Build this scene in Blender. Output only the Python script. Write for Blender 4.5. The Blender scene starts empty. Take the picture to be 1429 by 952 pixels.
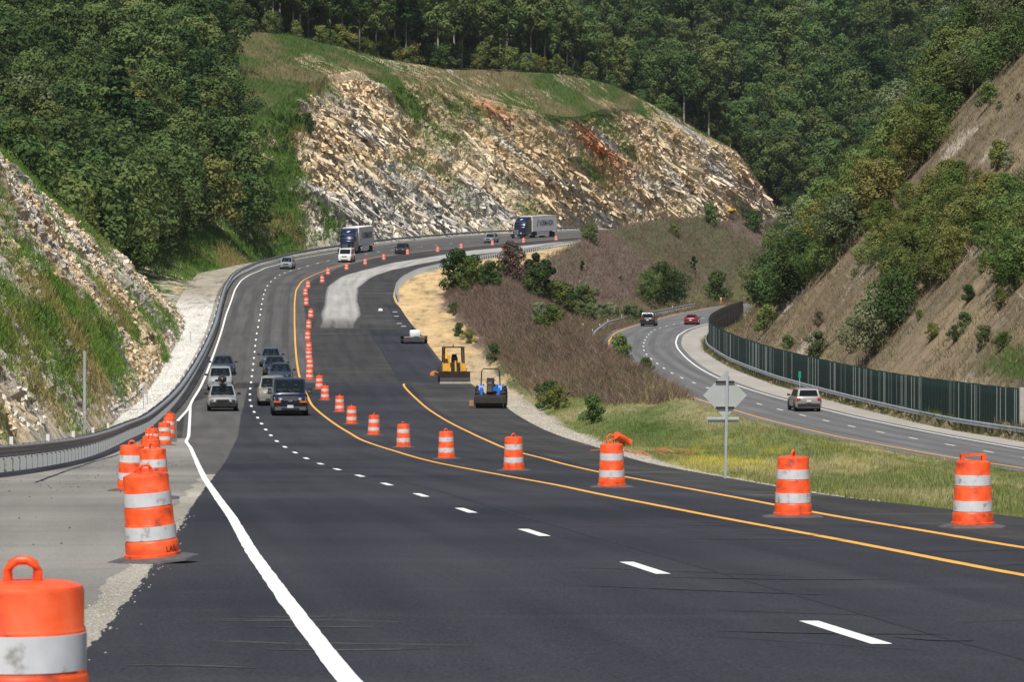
import bpy, math, random
import numpy as np
from mathutils import Vector, Matrix, Euler
random.seed(7); rng = np.random.default_rng(7)
SC = bpy.context.scene
COL = SC.collection
F = 5400.0; U0 = 714.5; V0 = 400.0      # photograph focal length in photo pixels, principal column, horizon row

# ------------------------------------------------------------------ noise
def _hash(i, j, k, seed):
    h = (i.astype(np.int64)*374761393 + j.astype(np.int64)*668265263 + k.astype(np.int64)*1274126177 + seed*974711) & 0xffffffff
    h = ((h ^ (h >> 13)) * 1274126177) & 0xffffffff
    h = ((h ^ (h >> 16)) * 2246822519) & 0xffffffff
    return ((h ^ (h >> 15)) & 0xffff) / 65535.0
def vnoise(x, y, z, seed=0):
    x = np.asarray(x, float); y = np.asarray(y, float)+0*x; z = np.asarray(z, float)+0*x
    i = np.floor(x); j = np.floor(y); k = np.floor(z)
    fx = x-i; fy = y-j; fz = z-k
    fx = fx*fx*(3-2*fx); fy = fy*fy*(3-2*fy); fz = fz*fz*(3-2*fz)
    r = 0
    for a in (0, 1):
        for b in (0, 1):
            for c in (0, 1):
                w = (fx if a else 1-fx)*(fy if b else 1-fy)*(fz if c else 1-fz)
                r = r + w*_hash(i+a, j+b, k+c, seed)
    return r
def fbm(x, y, z=0.0, seed=0, octv=4):
    t = 0; a = .5; s = 0
    for o in range(octv):
        t = t + a*vnoise(np.asarray(x)*2**o, np.asarray(y)*2**o, np.asarray(z)*2**o, seed+o*17); s += a; a *= .5
    return t/s
def cell(x, y, z, seed=0):
    x = np.asarray(x, float); return _hash(np.floor(x), np.floor(np.asarray(y, float)+0*x), np.floor(np.asarray(z, float)+0*x), seed)
def sstep(a, b, x):
    t = np.clip((x-a)/(b-a), 0, 1); return t*t*(3-2*t)

# ------------------------------------------------------------------ lines of the place (world metres; camera eye at the origin)
GY = np.arange(0.0, 2600.0, 1.0)
def gsm(a, sig):
    n = int(sig*3); k = np.exp(-.5*(np.arange(-n, n+1)/sig)**2); k /= k.sum()
    p = np.concatenate([2*a[0]-a[n:0:-1], a, 2*a[-1]-a[-2:-n-2:-1]])
    return np.convolve(p, k, 'valid')
mv = [888,794,745,714,692,677,665,656,648.5,641,632.5,625,616.5,608.5,600.5,592,583.6,575.7,567.5,559,551,543,534,525.7,517,508.6,500,491.5,483,474.6,465.7,457,447,439.6,432,424.6,417.5,411,405,399,393,388,383.5,381,378.2]
md = [28.4+11.5*i for i in range(len(mv))]
mv += [375,371.4,367.6,364,355,352,349.6,345.5,341,338.5,332]; md += [545.9,557,568.9,580.4,613,624,636,657,680,690,735]
md = np.array(md); mz = (V0-np.array(mv))*md/F
md = np.concatenate([[0,8,15.4], md, [800,900,1000,2600]]); mz = np.concatenate([[-1.72,-1.88,-2.1], mz, [11.3,14,16,16]])
ZM = gsm(np.interp(GY, md, mz), 6.0)
rd = np.array([0,100,209,245,278,311,344,377,410,443,476,509,542,610,700,800,2600.])
rz = np.array([-4.5,-7.4,-9.09,-9.25,-9.3,-9.05,-8.6,-8.0,-7.2,-6.45,-5.9,-5.4,-5.1,-3.6,-1.5,1,1.])
ZR = gsm(np.interp(GY, rd, rz), 10.0)
def zm(y): return np.interp(y, GY, ZM)
def zr(y): return np.interp(y, GY, ZR)
_g = slice(12, 960)
_vm = V0-ZM[_g]*F/GY[_g]; _vm = np.minimum.accumulate(_vm)-np.arange(len(_vm))*1e-6
_g2 = slice(100, 640)
_vr = V0-ZR[_g2]*F/GY[_g2]; _vr = np.minimum.accumulate(_vr)-np.arange(len(_vr))*1e-6
def ym(v): return np.interp(-np.asarray(v, float), -_vm, GY[_g])
def yr(v): return np.interp(-np.asarray(v, float), -_vr, GY[_g2])
def PM(u, v):
    y = float(ym(v)); return ((u-U0)*y/F, y, float(zm(y)))
def PR_(u, v):
    y = float(yr(v)); return ((u-U0)*y/F, y, float(zr(y)))
def line(pts, inv=ym, sm=5.0, pre=(), post=()):
    P = np.array(pts, float); Y = inv(P[:, 1]); X = (P[:, 0]-U0)*Y/F
    o = np.argsort(Y); Y = Y[o]; X = X[o]
    Y = np.concatenate([[a for a, b in pre], Y, [a for a, b in post]]); X = np.concatenate([[b for a, b in pre], X, [b for a, b in post]])
    g = np.interp(GY, Y, X)
    # linear extrapolation beyond the ends is given by pre/post
    return gsm(g, sm) if sm else g
def at(g, y): return np.interp(y, GY, g)

dash_px = [(1185,888),(897,794),(744,745),(650,714),(587,692),(540,677),(502,665),(470,656),(448,648.5),(428,641),(412,632.5),(398,625),(386,616.5),(378,608.5),(371,600.5),(365,592),(359.5,583.6),(354.6,575.7),(350.5,567.5),(348.6,559),(348.6,551),(349,543),(350.3,534),(351.4,525.7),(352.5,517),(353.5,508.6),(354.3,500),(355.2,491.5),(356,483),(357,474.6),(358.2,465.7),(360,457),(361.5,447),(363.2,439.6),(364.3,432),(365,424.6),(366.8,417.5),(368,411),(370,405),(373,399),(378,393),(384,388),(390,384),(397,381),(404.6,378.2),(417,375),(428.6,371.4),(443,367.6),(458,364),(508,355),(525.5,352),(544,349.6),(584,345),(604,342.8),(625,340.5),(648,338)]
L_dash = line(dash_px, sm=3.0, pre=[(0,5.2),(15,3.7)], post=[(735,3.5),(800,21),(900,60),(1000,100),(2600,700)])
L_yel = line([(1429,808),(1347,790),(1215,763),(1092,739.6),(1019,727),(956,714),(893,701.8),(830,690),(785,679),(714,666.7),(642,653),(595,643),(547.5,629),(500,613),(492,607),(460,587),(435,566),(425,545),(417,523),(413.6,501),(412,480),(411,451),(411,423),(413,405),(421,392.5),(438.6,383.6),(460,374.6),(488.6,366.4),(524,359),(552,355),(608,348.6),(664,343),(720,338),(804,331)], sm=4.0, pre=[(0,9.2),(20,7.6)], post=[(900,66),(1000,106),(2600,706)])
L_yel2 = line([(1429,768),(1303,744),(1170,723),(1082,706),(998,690),(927,676.6),(832,659),(761,641),(704,626),(685,617.5),(651,601.7),(622,587),(594.5,569),(575.6,552),(561,536)], sm=3.0, pre=[(0,12.5),(20,9.6)], post=[(800,30)])
L_wold = line([(247,588),(262.6,571),(269,557.6),(280,539.7),(288,521.7),(296,500),(304,478),(311,456),(316,438),(322,422),(328,404),(336,392),(352,382),(370,374),(384,370.5),(412,362.5),(431,358.5),(463,353),(517,343.5),(547,339.5),(610,333.6),(671,330),(772,325)], sm=3.0, pre=[(0,-8),(150,-13)], post=[(900,50),(1000,90),(2600,690)])
L_wnew = line([(494,963),(475,941),(403.6,846.6),(351,773),(323,723),(304,697),(285,668.5),(273,642),(266,626),(259.5,617),(263,609),(264.5,588),(265.5,566.5)], sm=0, pre=[(0,1.0),(15,-.3)], post=[(800,-20)])
L_rail = line([(0,664),(44,657),(88,648),(132,635),(176.5,614),(200,604),(225,583),(248,558.6),(262,538),(276,514),(292,482),(302,456),(309,426),(315,406),(324,392),(340,381),(358,372.5),(410,359),(463,349.5),(520,341.5),(547,338.5),(610,332.5),(671,328),(772,323),(821,320.5)], sm=4.0, pre=[(0,-12),(60,-13.6)], post=[(900,46),(1000,86),(2600,686)])
L_PR = line([(1429,722),(1303,708.6),(1135,690),(1082,678.7),(1019,668),(956,656.6),(903,646),(861,633.5),(830,623),(794,613),(760,600),(731,585),(706,568),(675,547),(645,527),(615.5,504),(601,485),(588,467),(573.5,451.5),(561,435),(552,423),(548,412.5),(551,402),(559,393.6),(575,385),(590,380),(620,372.4),(652,366),(700,357.7),(744,351),(782,344)], sm=4.0, pre=[(0,14),(30,10.4)], post=[(735,22),(800,38),(900,78),(1000,118),(2600,718)])
L_rd = line([(1399,634.5),(1341,624),(1289,615),(1241,606),(1198,597.5),(1159,589),(1124,580.7),(1091,572.8),(1062.5,565),(1036,557.8),(1012,550),(990,542.5),(969,535),(951.5,528),(937,520.6),(926,514),(917,507.6),(908.5,501),(902,495),(898,489),(897.6,484),(898.5,479),(899.7,475),(902,471),(905,467),(909,463),(915,459.4),(930,455),(952,450),(1042,431)], inv=yr, sm=5.0, pre=[(0,38),(100,33.5)], post=[(660,50),(760,90),(2600,900)])
L_ryel = line([(1429,654),(1348.7,642),(1251,625),(1177.7,611.6),(1080,588.4),(1026,573),(960,553.3),(920,535),(880,515),(858,500),(850.6,489),(849,477),(858,465),(880,456.5),(891,453),(926,443.4),(954,437),(996,429)], inv=yr, sm=4.0, pre=[(0,33.6),(100,29.3)], post=[(660,45),(760,85),(2600,895)])
L_rwhite = line([(1429,627.5),(1324,609),(1226.6,589.6),(1153,572.5),(1080,554),(1049,545),(997.8,526),(986,520),(970.8,510.6),(956.8,499.4),(945.6,486.8),(942.8,478.4),(946,468.6),(959.6,460),(987.6,451.8),(1031,441.3),(1063,435.7)], inv=yr, sm=4.0, pre=[(0,41),(100,36)], post=[(660,55),(760,96),(2600,906)])
L_RR = line([(1429,617),(1324,600),(1226,577),(1153,558),(1080,537),(1040,522),(1010,509),(989,495),(981,488),(980,480),(984,472),(1000,461),(1024,450)], inv=yr, sm=4.0, pre=[(0,43),(100,38.5)], post=[(600,44),(660,60),(760,100),(2600,910)])
L_RL = L_ryel-1.2
L_wall = line([(1429,609.5),(1226,571.5),(1080,530),(1031,511),(1004,497),(993,490),(988,483),(988,475),(992,468),(1004,460),(1029,449)], inv=yr, sm=3.0, pre=[(0,45),(100,40.5)], post=[(600,44),(660,60),(2600,910)])
L_wall = np.maximum(L_wall, L_RR+.9)
# toe / top of the left cut, then of the long back cut
def lin(t, sm=6.0):
    t = np.array(t, float); return gsm(np.interp(GY, t[:, 0], t[:, 1]), sm), gsm(np.interp(GY, t[:, 0], t[:, 2]), sm)
T_x = gsm(np.interp(GY, [0,30,80,135,182,217,242,327,387,410,450,520,560,600,690,770,900,942,1000,2600], [-15,-15,-16.5,-18.2,-19.8,-21.2,-23.3,-29,-32.6,-36,-38.5,-42,-39.5,-35,-17.5,9,60,78,100,700]), 5)
T_x = np.minimum(T_x, L_rail-2.2)
T_z = ZM+.12
R_x, R_z = lin([(0,-25,13),(60,-27,14),(120,-30,14),(200,-33,13),(240,-34.5,11),(270,-35.7,9.3),(310,-37.6,7.5),(350,-37.3,4.2),(385,-36.9,.6),(405,-37.5,-2.2),(420,-40,-2.0),(450,-43,-.4),(500,-49,3.5),(560,-50,11),(600,-46,20),(650,-41,30),(700,-35.6,37.6),(745,-29.6,41.4),(790,-19.6,42.7),(810,-9.6,40.5),(825,4,37.4),(840,13.4,36.5),(868,21,40.2),(900,32,41),(918,45,36),(930,56,31.4),(942,71,26),(955,79,19),(1000,90,17),(2600,690,17)], 5)
C_x, C_z = lin([(0,-31,14),(120,-37,14.5),(200,-40,13),(270,-42,9),(310,-43,7),(350,-43,3.6),(385,-42,.4),(405,-44,-1.6),(450,-52,1),(500,-64,8),(560,-72,20),(650,-66,37),(740,-51,49.3),(770,-40.5,49.5),(800,-28.8,47.6),(830,-14.5,46.8),(865,8.9,48),(890,22,46.8),(905,33,42),(918,45.5,37),(930,57,32),(942,72,26.4),(955,80,19.3),(1000,90,17),(2600,690,17)], 5)
R_x = np.minimum(R_x, T_x-.8); C_x = np.minimum(C_x, R_x-1.2)
F1_x = C_x-40; F1_z = C_z+np.interp(GY, [0,200,400,560,740,950,2600], [6,7,10,9,2,3,3])
F2_x = C_x-170; F2_z = F1_z+np.interp(GY, [0,400,560,740,950,2600], [30,34,36,30,30,30])
M_x, M_z = lin([(0,20,-3.6),(60,15,-5.0),(120,13.5,-6.4),(180,10,-6.5),(230,7.5,-5.4),(260,6,-4.5),(300,4.6,-3.1),(350,2.4,-1.6),(400,-1.5,-.1),(450,-5.5,.9),(500,-4.5,1.3),(560,1,1.8),(600,9,6),(640,15,9.5),(700,32,12.3),(740,50,12.4),(800,75,14),(900,112,16),(1000,150,17),(2600,750,17)], 7)
M_x = np.maximum(M_x, L_PR+3.5)
D_x = np.maximum(L_RL-5.0, M_x+1.5); D_z = ZR+.25
H0_x = L_RR+3.2; H0_z = ZR+.2
H1_x = H0_x+50; H1_z = H0_z+58
H2_x = H1_x+80; H2_z = H1_z+30
S_w = np.interp(GY, [0,60,150,270,300,350,430,500,560,650,2600], [.8,.9,1.4,2.4,3.2,4.4,5.4,7,9,9,9])   # straw / gravel verge width
one = np.ones_like(GY)
KN = [(-1500*one+0, F2_z+40), (F2_x, F2_z), (F1_x, F1_z), (C_x, C_z), (R_x, R_z), (T_x, T_z), (L_rail-.9, ZM-.02), (L_rail-.4, ZM-.06),
      (L_PR-.3, ZM-.08), (L_PR+.05, ZM-.03), (L_PR+S_w, ZM-.22), (M_x, M_z), (D_x, D_z), (L_RL+.3, ZR-.06), (L_RR-.3, ZR-.06), (L_RR+.02, ZR-.02), (H0_x, H0_z), (H1_x, H1_z), (H2_x, H2_z), (H2_x*0+1500, H2_z+40)]
NK = len(KN)
def farhill(x, y):
    f = 14+np.maximum(y-960, 0)*.30
    f = np.minimum(f, 150+.02*np.maximum(y-1400, 0))+14*(fbm(x/140., y/140., 3.3, 5, 3)-.5)*sstep(960, 1100, y)
    return f
def knots(Y):
    X = np.stack([np.interp(Y, GY, k[0]) for k in KN], -1); Z = np.stack([np.interp(Y, GY, k[1]) for k in KN], -1)
    for k in range(1, NK): X[..., k] = np.maximum(X[..., k], X[..., k-1]+.02)
    return X, Z
def ground_z(x, y):
    x = np.atleast_1d(np.asarray(x, float)); y = np.atleast_1d(np.asarray(y, float))+0*x
    X, Z = knots(y); z = Z[..., 0].copy()
    for k in range(NK-1):
        m = (x >= X[..., k])
        t = np.clip((x-X[..., k])/(X[..., k+1]-X[..., k]), 0, 1)
        z = np.where(m, Z[..., k]+(Z[..., k+1]-Z[..., k])*t, z)
    fh = farhill(x, y); w = sstep(955, 1000, y)
    return z*(1-w)+np.maximum(z, fh)*w
def hit(u, v, y0=60., y1=1300.):
    """point of the ground behind photo pixel (u, v), found by walking outward from the camera"""
    Y = np.arange(y0, y1, .5); X = (u-U0)*Y/F; Zr_ = (V0-v)*Y/F
    g = ground_z(X, Y); i = np.argmax(g >= Zr_)
    return float(X[i]), float(Y[i]), float(g[i])

# ------------------------------------------------------------------ materials
def new_mat(name):
    m = bpy.data.materials.new(name); m.use_nodes = True
    nt = m.node_tree; b = nt.nodes['Principled BSDF']
    return m, nt, b
def N(nt, t, **kw):
    n = nt.nodes.new(t)
    for k, v in kw.items():
        if k.startswith('i_'): n.inputs[k[2:].replace('_', ' ')].default_value = v
        else: setattr(n, k, v)
    return n
def ramp(nt, stops, inter='LINEAR'):
    r = nt.nodes.new('ShaderNodeValToRGB'); e = r.color_ramp.elements; r.color_ramp.interpolation = inter
    while len(e) > 1: e.remove(e[-1])
    e[0].position = stops[0][0]; e[0].color = (*stops[0][1], 1)
    for p, c in stops[1:]:
        x = e.new(p); x.color = (*c, 1)
    return r
def plain(name, col, rough=.6, metal=0., var=.12, scale=6., bump=0., spec=.5, coat=0.):
    m, nt, b = new_mat(name)
    tc = N(nt, 'ShaderNodeTexCoord'); no = N(nt, 'ShaderNodeTexNoise'); no.inputs['Scale'].default_value = scale; no.inputs['Detail'].default_value = 5
    nt.links.new(tc.outputs['Object'], no.inputs['Vector'])
    r = ramp(nt, [(.3, tuple(c*(1-var) for c in col)), (.7, tuple(min(1, c*(1+var)) for c in col))])
    nt.links.new(no.outputs['Fac'], r.inputs['Fac']); nt.links.new(r.outputs['Color'], b.inputs['Base Color'])
    b.inputs['Roughness'].default_value = rough; b.inputs['Metallic'].default_value = metal
    b.inputs['Specular IOR Level'].default_value = spec; b.inputs['Coat Weight'].default_value = coat
    if bump:
        bp = N(nt, 'ShaderNodeBump'); bp.inputs['Strength'].default_value = bump; bp.inputs['Distance'].default_value = .02
        nt.links.new(no.outputs['Fac'], bp.inputs['Height']); nt.links.new(bp.outputs['Normal'], b.inputs['Normal'])
    return m
def asphalt(name, c0, c1, streak=.5, rough=.85, speck=.25, marks=0.0, fade=None):
    """paved surface: broad stains, streaks that run with the traffic, aggregate speckle"""
    m, nt, b = new_mat(name); L = nt.links
    g = N(nt, 'ShaderNodeNewGeometry')
    mp = N(nt, 'ShaderNodeMapping'); mp.inputs['Scale'].default_value = (1.1, .035, 1); L.new(g.outputs['Position'], mp.inputs['Vector'])
    at_ = N(nt, 'ShaderNodeAttribute', attribute_name='across')
    cb = N(nt, 'ShaderNodeCombineXYZ'); sp = N(nt, 'ShaderNodeSeparateXYZ'); L.new(g.outputs['Position'], sp.inputs[0])
    my = N(nt, 'ShaderNodeMath', operation='MULTIPLY'); my.inputs[1].default_value = .03; L.new(sp.outputs['Y'], my.inputs[0])
    L.new(at_.outputs['Fac'], cb.inputs['X']); L.new(my.outputs[0], cb.inputs['Y'])
    n1 = N(nt, 'ShaderNodeTexNoise'); n1.inputs['Scale'].default_value = 1.3; n1.inputs['Detail'].default_value = 4; L.new(cb.outputs[0], n1.inputs['Vector'])
    n2 = N(nt, 'ShaderNodeTexNoise'); n2.inputs['Scale'].default_value = .09; n2.inputs['Detail'].default_value = 6; L.new(g.outputs['Position'], n2.inputs['Vector'])
    n3 = N(nt, 'ShaderNodeTexNoise'); n3.inputs['Scale'].default_value = 38; n3.inputs['Detail'].default_value = 3; L.new(g.outputs['Position'], n3.inputs['Vector'])
    mx = N(nt, 'ShaderNodeMix'); mx.inputs[0].default_value = streak; L.new(n2.outputs['Fac'], mx.inputs[2]); L.new(n1.outputs['Fac'], mx.inputs[3])
    r = ramp(nt, [(.35, c0), (.65, c1)]); L.new(mx.outputs[0], r.inputs['Fac'])
    r3 = ramp(nt, [(.3, (1-speck,)*3), (.7, (1+speck,)*3)]); L.new(n3.outputs['Fac'], r3.inputs['Fac'])
    mu = N(nt, 'ShaderNodeMix', data_type='RGBA', blend_type='MULTIPLY'); mu.inputs[0].default_value = 1; L.new(r.outputs['Color'], mu.inputs[6]); L.new(r3.outputs['Color'], mu.inputs[7])
    out = mu.outputs[2]
    if marks:
        wv = N(nt, 'ShaderNodeTexNoise'); wv.inputs['Scale'].default_value = .5; wv.inputs['Detail'].default_value = 2; wv.inputs['Distortion'].default_value = .6
        m2 = N(nt, 'ShaderNodeMapping'); m2.inputs['Scale'].default_value = (.25, 1.1, 1); m2.inputs['Rotation'].default_value = (0, 0, .12); L.new(g.outputs['Position'], m2.inputs['Vector']); L.new(m2.outputs[0], wv.inputs['Vector'])
        rr = ramp(nt, [(.55, (0,)*3), (.68, (marks,)*3)]); L.new(wv.outputs['Fac'], rr.inputs['Fac'])
        ma = N(nt, 'ShaderNodeMix', data_type='RGBA'); L.new(rr.outputs['Color'], ma.inputs[0]); L.new(out, ma.inputs[6]); ma.inputs[7].default_value = (.16, .155, .15, 1); out = ma.outputs[2]
    if fade:
        fa = N(nt, 'ShaderNodeAttribute', attribute_name='fade'); nf = N(nt, 'ShaderNodeMath', operation='ADD'); L.new(fa.outputs['Fac'], nf.inputs[0]); L.new(mx.outputs[0], nf.inputs[1])
        fr_ = N(nt, 'ShaderNodeMapRange'); fr_.inputs[1].default_value = .75; fr_.inputs[2].default_value = 1.15; L.new(nf.outputs[0], fr_.inputs[0])
        mf = N(nt, 'ShaderNodeMix', data_type='RGBA'); L.new(fr_.outputs[0], mf.inputs[0]); L.new(out, mf.inputs[6]); mf.inputs[7].default_value = (*fade, 1); out = mf.outputs[2]
    L.new(out, b.inputs['Base Color']); b.inputs['Roughness'].default_value = rough; b.inputs['Specular IOR Level'].default_value = .2
    bp = N(nt, 'ShaderNodeBump'); bp.inputs['Strength'].default_value = .35; bp.inputs['Distance'].default_value = .01; L.new(n3.outputs['Fac'], bp.inputs['Height']); L.new(bp.outputs['Normal'], b.inputs['Normal'])
    return m
def ground_mat(name, detail=1.0, bump=.8, ang=35, nscale=1.0, lumps=.5, stretch=(.22,.3,1.0), cells=0., cellscale=1.0, vegk=2.0):
    """two vertex colours (bare ground, growth) mixed by a weight that noise breaks up"""
    m, nt, b = new_mat(name); L = nt.links
    g = N(nt, 'ShaderNodeNewGeometry')
    A = N(nt, 'ShaderNodeAttribute', attribute_name='bare'); B = N(nt, 'ShaderNodeAttribute', attribute_name='growth'); W = N(nt, 'ShaderNodeAttribute', attribute_name='veg')
    mp = N(nt, 'ShaderNodeMapping'); mp.inputs['Rotation'].default_value = (0, math.radians(-ang), 0); L.new(g.outputs['Position'], mp.inputs['Vector'])
    ms = N(nt, 'ShaderNodeMapping'); ms.inputs['Scale'].default_value = stretch; L.new(mp.outputs[0], ms.inputs['Vector'])
    n1 = N(nt, 'ShaderNodeTexNoise'); n1.inputs['Scale'].default_value = .9*nscale; n1.inputs['Detail'].default_value = 8; n1.inputs['Roughness'].default_value = .72; L.new(ms.outputs[0], n1.inputs['Vector'])
    n2 = N(nt, 'ShaderNodeTexNoise'); n2.inputs['Scale'].default_value = 1.6*nscale; n2.inputs['Detail'].default_value = 7; n2.inputs['Roughness'].default_value = .75; L.new(g.outputs['Position'], n2.inputs['Vector'])
    vo = N(nt, 'ShaderNodeTexVoronoi', feature='DISTANCE_TO_EDGE'); vo.inputs['Scale'].default_value = 1.3*nscale; L.new(ms.outputs[0], vo.inputs['Vector'])
    # growth mask
    ad = N(nt, 'ShaderNodeMath', operation='MULTIPLY_ADD'); L.new(n1.outputs['Fac'], ad.inputs[0]); ad.inputs[1].default_value = vegk; L.new(W.outputs['Fac'], ad.inputs[2])
    ad2 = N(nt, 'ShaderNodeMath', operation='MULTIPLY_ADD'); L.new(n2.outputs['Fac'], ad2.inputs[0]); ad2.inputs[1].default_value = 1.0; L.new(ad.outputs[0], ad2.inputs[2])
    mr = N(nt, 'ShaderNodeMapRange', interpolation_type='SMOOTHSTEP'); mr.inputs[1].default_value = .88+vegk/2; mr.inputs[2].default_value = 1.12+vegk/2; L.new(ad2.outputs[0], mr.inputs[0])
    # tone variation
    ra = ramp(nt, [(.33, (.42,.40,.38)), (.47, (1,1,1)), (.66, (1.4,1.38,1.34))]); L.new(n1.outputs['Fac'], ra.inputs['Fac'])
    rc = ramp(nt, [(0, (.5,.48,.46)), (.06*lumps*2, (1,1,1))]); L.new(vo.outputs['Distance'], rc.inputs['Fac'])
    m1 = N(nt, 'ShaderNodeMix', data_type='RGBA', blend_type='MULTIPLY'); m1.inputs[0].default_value = detail; L.new(A.outputs['Color'], m1.inputs[6]); L.new(ra.outputs['Color'], m1.inputs[7])
    m1b = N(nt, 'ShaderNodeMix', data_type='RGBA', blend_type='MULTIPLY'); m1b.inputs[0].default_value = lumps; L.new(m1.outputs[2], m1b.inputs[6]); L.new(rc.outputs['Color'], m1b.inputs[7])
    if cells:
        dn = N(nt, 'ShaderNodeMix', data_type='VECTOR'); 
        va = N(nt, 'ShaderNodeVectorMath', operation='MULTIPLY_ADD'); L.new(n2.outputs['Color'], va.inputs[0]); va.inputs[1].default_value = (.9,.9,.9); L.new(ms.outputs[0], va.inputs[2])
        v2 = N(nt, 'ShaderNodeTexVoronoi', feature='F1'); v2.inputs['Scale'].default_value = 1.5*cellscale; L.new(va.outputs[0], v2.inputs['Vector'])
        v3 = N(nt, 'ShaderNodeTexVoronoi', feature='F1'); v3.inputs['Scale'].default_value = 4.2*cellscale; L.new(va.outputs[0], v3.inputs['Vector'])
        s1 = N(nt, 'ShaderNodeSeparateColor'); L.new(v2.outputs['Color'], s1.inputs[0]); s2 = N(nt, 'ShaderNodeSeparateColor'); L.new(v3.outputs['Color'], s2.inputs[0])
        am = N(nt, 'ShaderNodeMath', operation='ADD'); L.new(s1.outputs[0], am.inputs[0]); L.new(s2.outputs[0], am.inputs[1])
        rcell = ramp(nt, [(.07, (.16,.14,.12)), (.15, (.62,.59,.55)), (.28, (1,.99,.97)), (.6, (1.15,1.14,1.12)), (.85, (1.5,1.48,1.45))]); hf = N(nt, 'ShaderNodeMath', operation='MULTIPLY'); L.new(am.outputs[0], hf.inputs[0]); hf.inputs[1].default_value = .5; L.new(hf.outputs[0], rcell.inputs['Fac'])
        mc = N(nt, 'ShaderNodeMix', data_type='RGBA', blend_type='MULTIPLY'); mc.inputs[0].default_value = cells; L.new(m1b.outputs[2], mc.inputs[6]); L.new(rcell.outputs['Color'], mc.inputs[7]); m1b = mc
    rb = ramp(nt, [(.3, (.5,.52,.5)), (.5, (1,1,1)), (.7, (1.5,1.45,1.3))]); L.new(n2.outputs['Fac'], rb.inputs['Fac'])
    m2 = N(nt, 'ShaderNodeMix', data_type='RGBA', blend_type='MULTIPLY'); m2.inputs[0].default_value = .8; L.new(B.outputs['Color'], m2.inputs[6]); L.new(rb.outputs['Color'], m2.inputs[7])
    mm = N(nt, 'ShaderNodeMix', data_type='RGBA'); L.new(mr.outputs[0], mm.inputs[0]); L.new(m1b.outputs[2], mm.inputs[6]); L.new(m2.outputs[2], mm.inputs[7])
    L.new(mm.outputs[2], b.inputs['Base Color']); b.inputs['Roughness'].default_value = .95; b.inputs['Specular IOR Level'].default_value = .15
    hs = N(nt, 'ShaderNodeMath', operation='ADD'); L.new(n1.outputs['Fac'], hs.inputs[0]); L.new(n2.outputs['Fac'], hs.inputs[1])
    if cells:
        h2 = N(nt, 'ShaderNodeMath', operation='MULTIPLY_ADD'); L.new(am.outputs[0], h2.inputs[0]); h2.inputs[1].default_value = .45; L.new(hs.outputs[0], h2.inputs[2]); hs = h2
    bp = N(nt, 'ShaderNodeBump'); bp.inputs['Strength'].default_value = bump; bp.inputs['Distance'].default_value = .28; L.new(hs.outputs[0], bp.inputs['Height']); L.new(bp.outputs['Normal'], b.inputs['Normal'])
    return m

# ------------------------------------------------------------------ mesh helpers
def mesh_obj(name, V, Fc, mats=None, parent=None, fm=None, smooth=False, attrs=None, loc=None):
    me = bpy.data.meshes.new(name)
    V = np.asarray(V, np.float32)
    if isinstance(Fc, np.ndarray):
        nf, k = Fc.shape
        me.vertices.add(len(V)); me.vertices.foreach_set('co', V.ravel())
        me.loops.add(nf*k); me.loops.foreach_set('vertex_index', Fc.astype(np.int32).ravel())
        me.polygons.add(nf); me.polygons.foreach_set('loop_start', np.arange(0, nf*k, k, dtype=np.int32))
        try: me.polygons.foreach_set('loop_total', np.full(nf, k, np.int32))
        except Exception: pass
        me.update(calc_edges=True)
    else:
        me.from_pydata([tuple(map(float, v)) for v in V], [], Fc)
    if mats is not None:
        for m in (mats if isinstance(mats, (list, tuple)) else [mats]): me.materials.append(m)
    if fm is not None: me.polygons.foreach_set('material_index', np.asarray(fm, np.int32))
    me.polygons.foreach_set('use_smooth', np.full(len(me.polygons), bool(smooth)))
    if attrs:
        for n, a in attrs.items():
            a = np.asarray(a, np.float32)
            if a.ndim == 2:
                t = me.color_attributes.new(n, 'FLOAT_COLOR', 'POINT'); t.data.foreach_set('color', np.concatenate([a, np.ones((len(a), 1), np.float32)], 1).ravel())
            else:
                t = me.attributes.new(n, 'FLOAT', 'POINT'); t.data.foreach_set('value', a)
    me.update()
    o = bpy.data.objects.new(name, me); COL.objects.link(o)
    if parent is not None: o.parent = parent
    if loc is not None: o.location = loc
    return o
def tag(o, label=None, cat=None, group=None, kind=None):
    if label: o['label'] = label
    if cat: o['category'] = cat
    if group: o['group'] = group
    if kind: o['kind'] = kind
    return o
def empty(name, loc=(0,0,0), rz=0, label=None, cat=None, group=None, rx=0, ry=0, sc=None):
    o = bpy.data.objects.new(name, None); COL.objects.link(o); o.location = loc; o.rotation_euler = (rx, ry, rz)
    o.empty_display_size = .3
    if sc: o.scale = (sc,)*3
    return tag(o, label, cat, group)
def gridfaces(nr, nc):
    i = np.arange(nr*nc).reshape(nr, nc)
    return np.stack([i[:-1,:-1], i[:-1,1:], i[1:,1:], i[1:,:-1]], -1).reshape(-1, 4)
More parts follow.
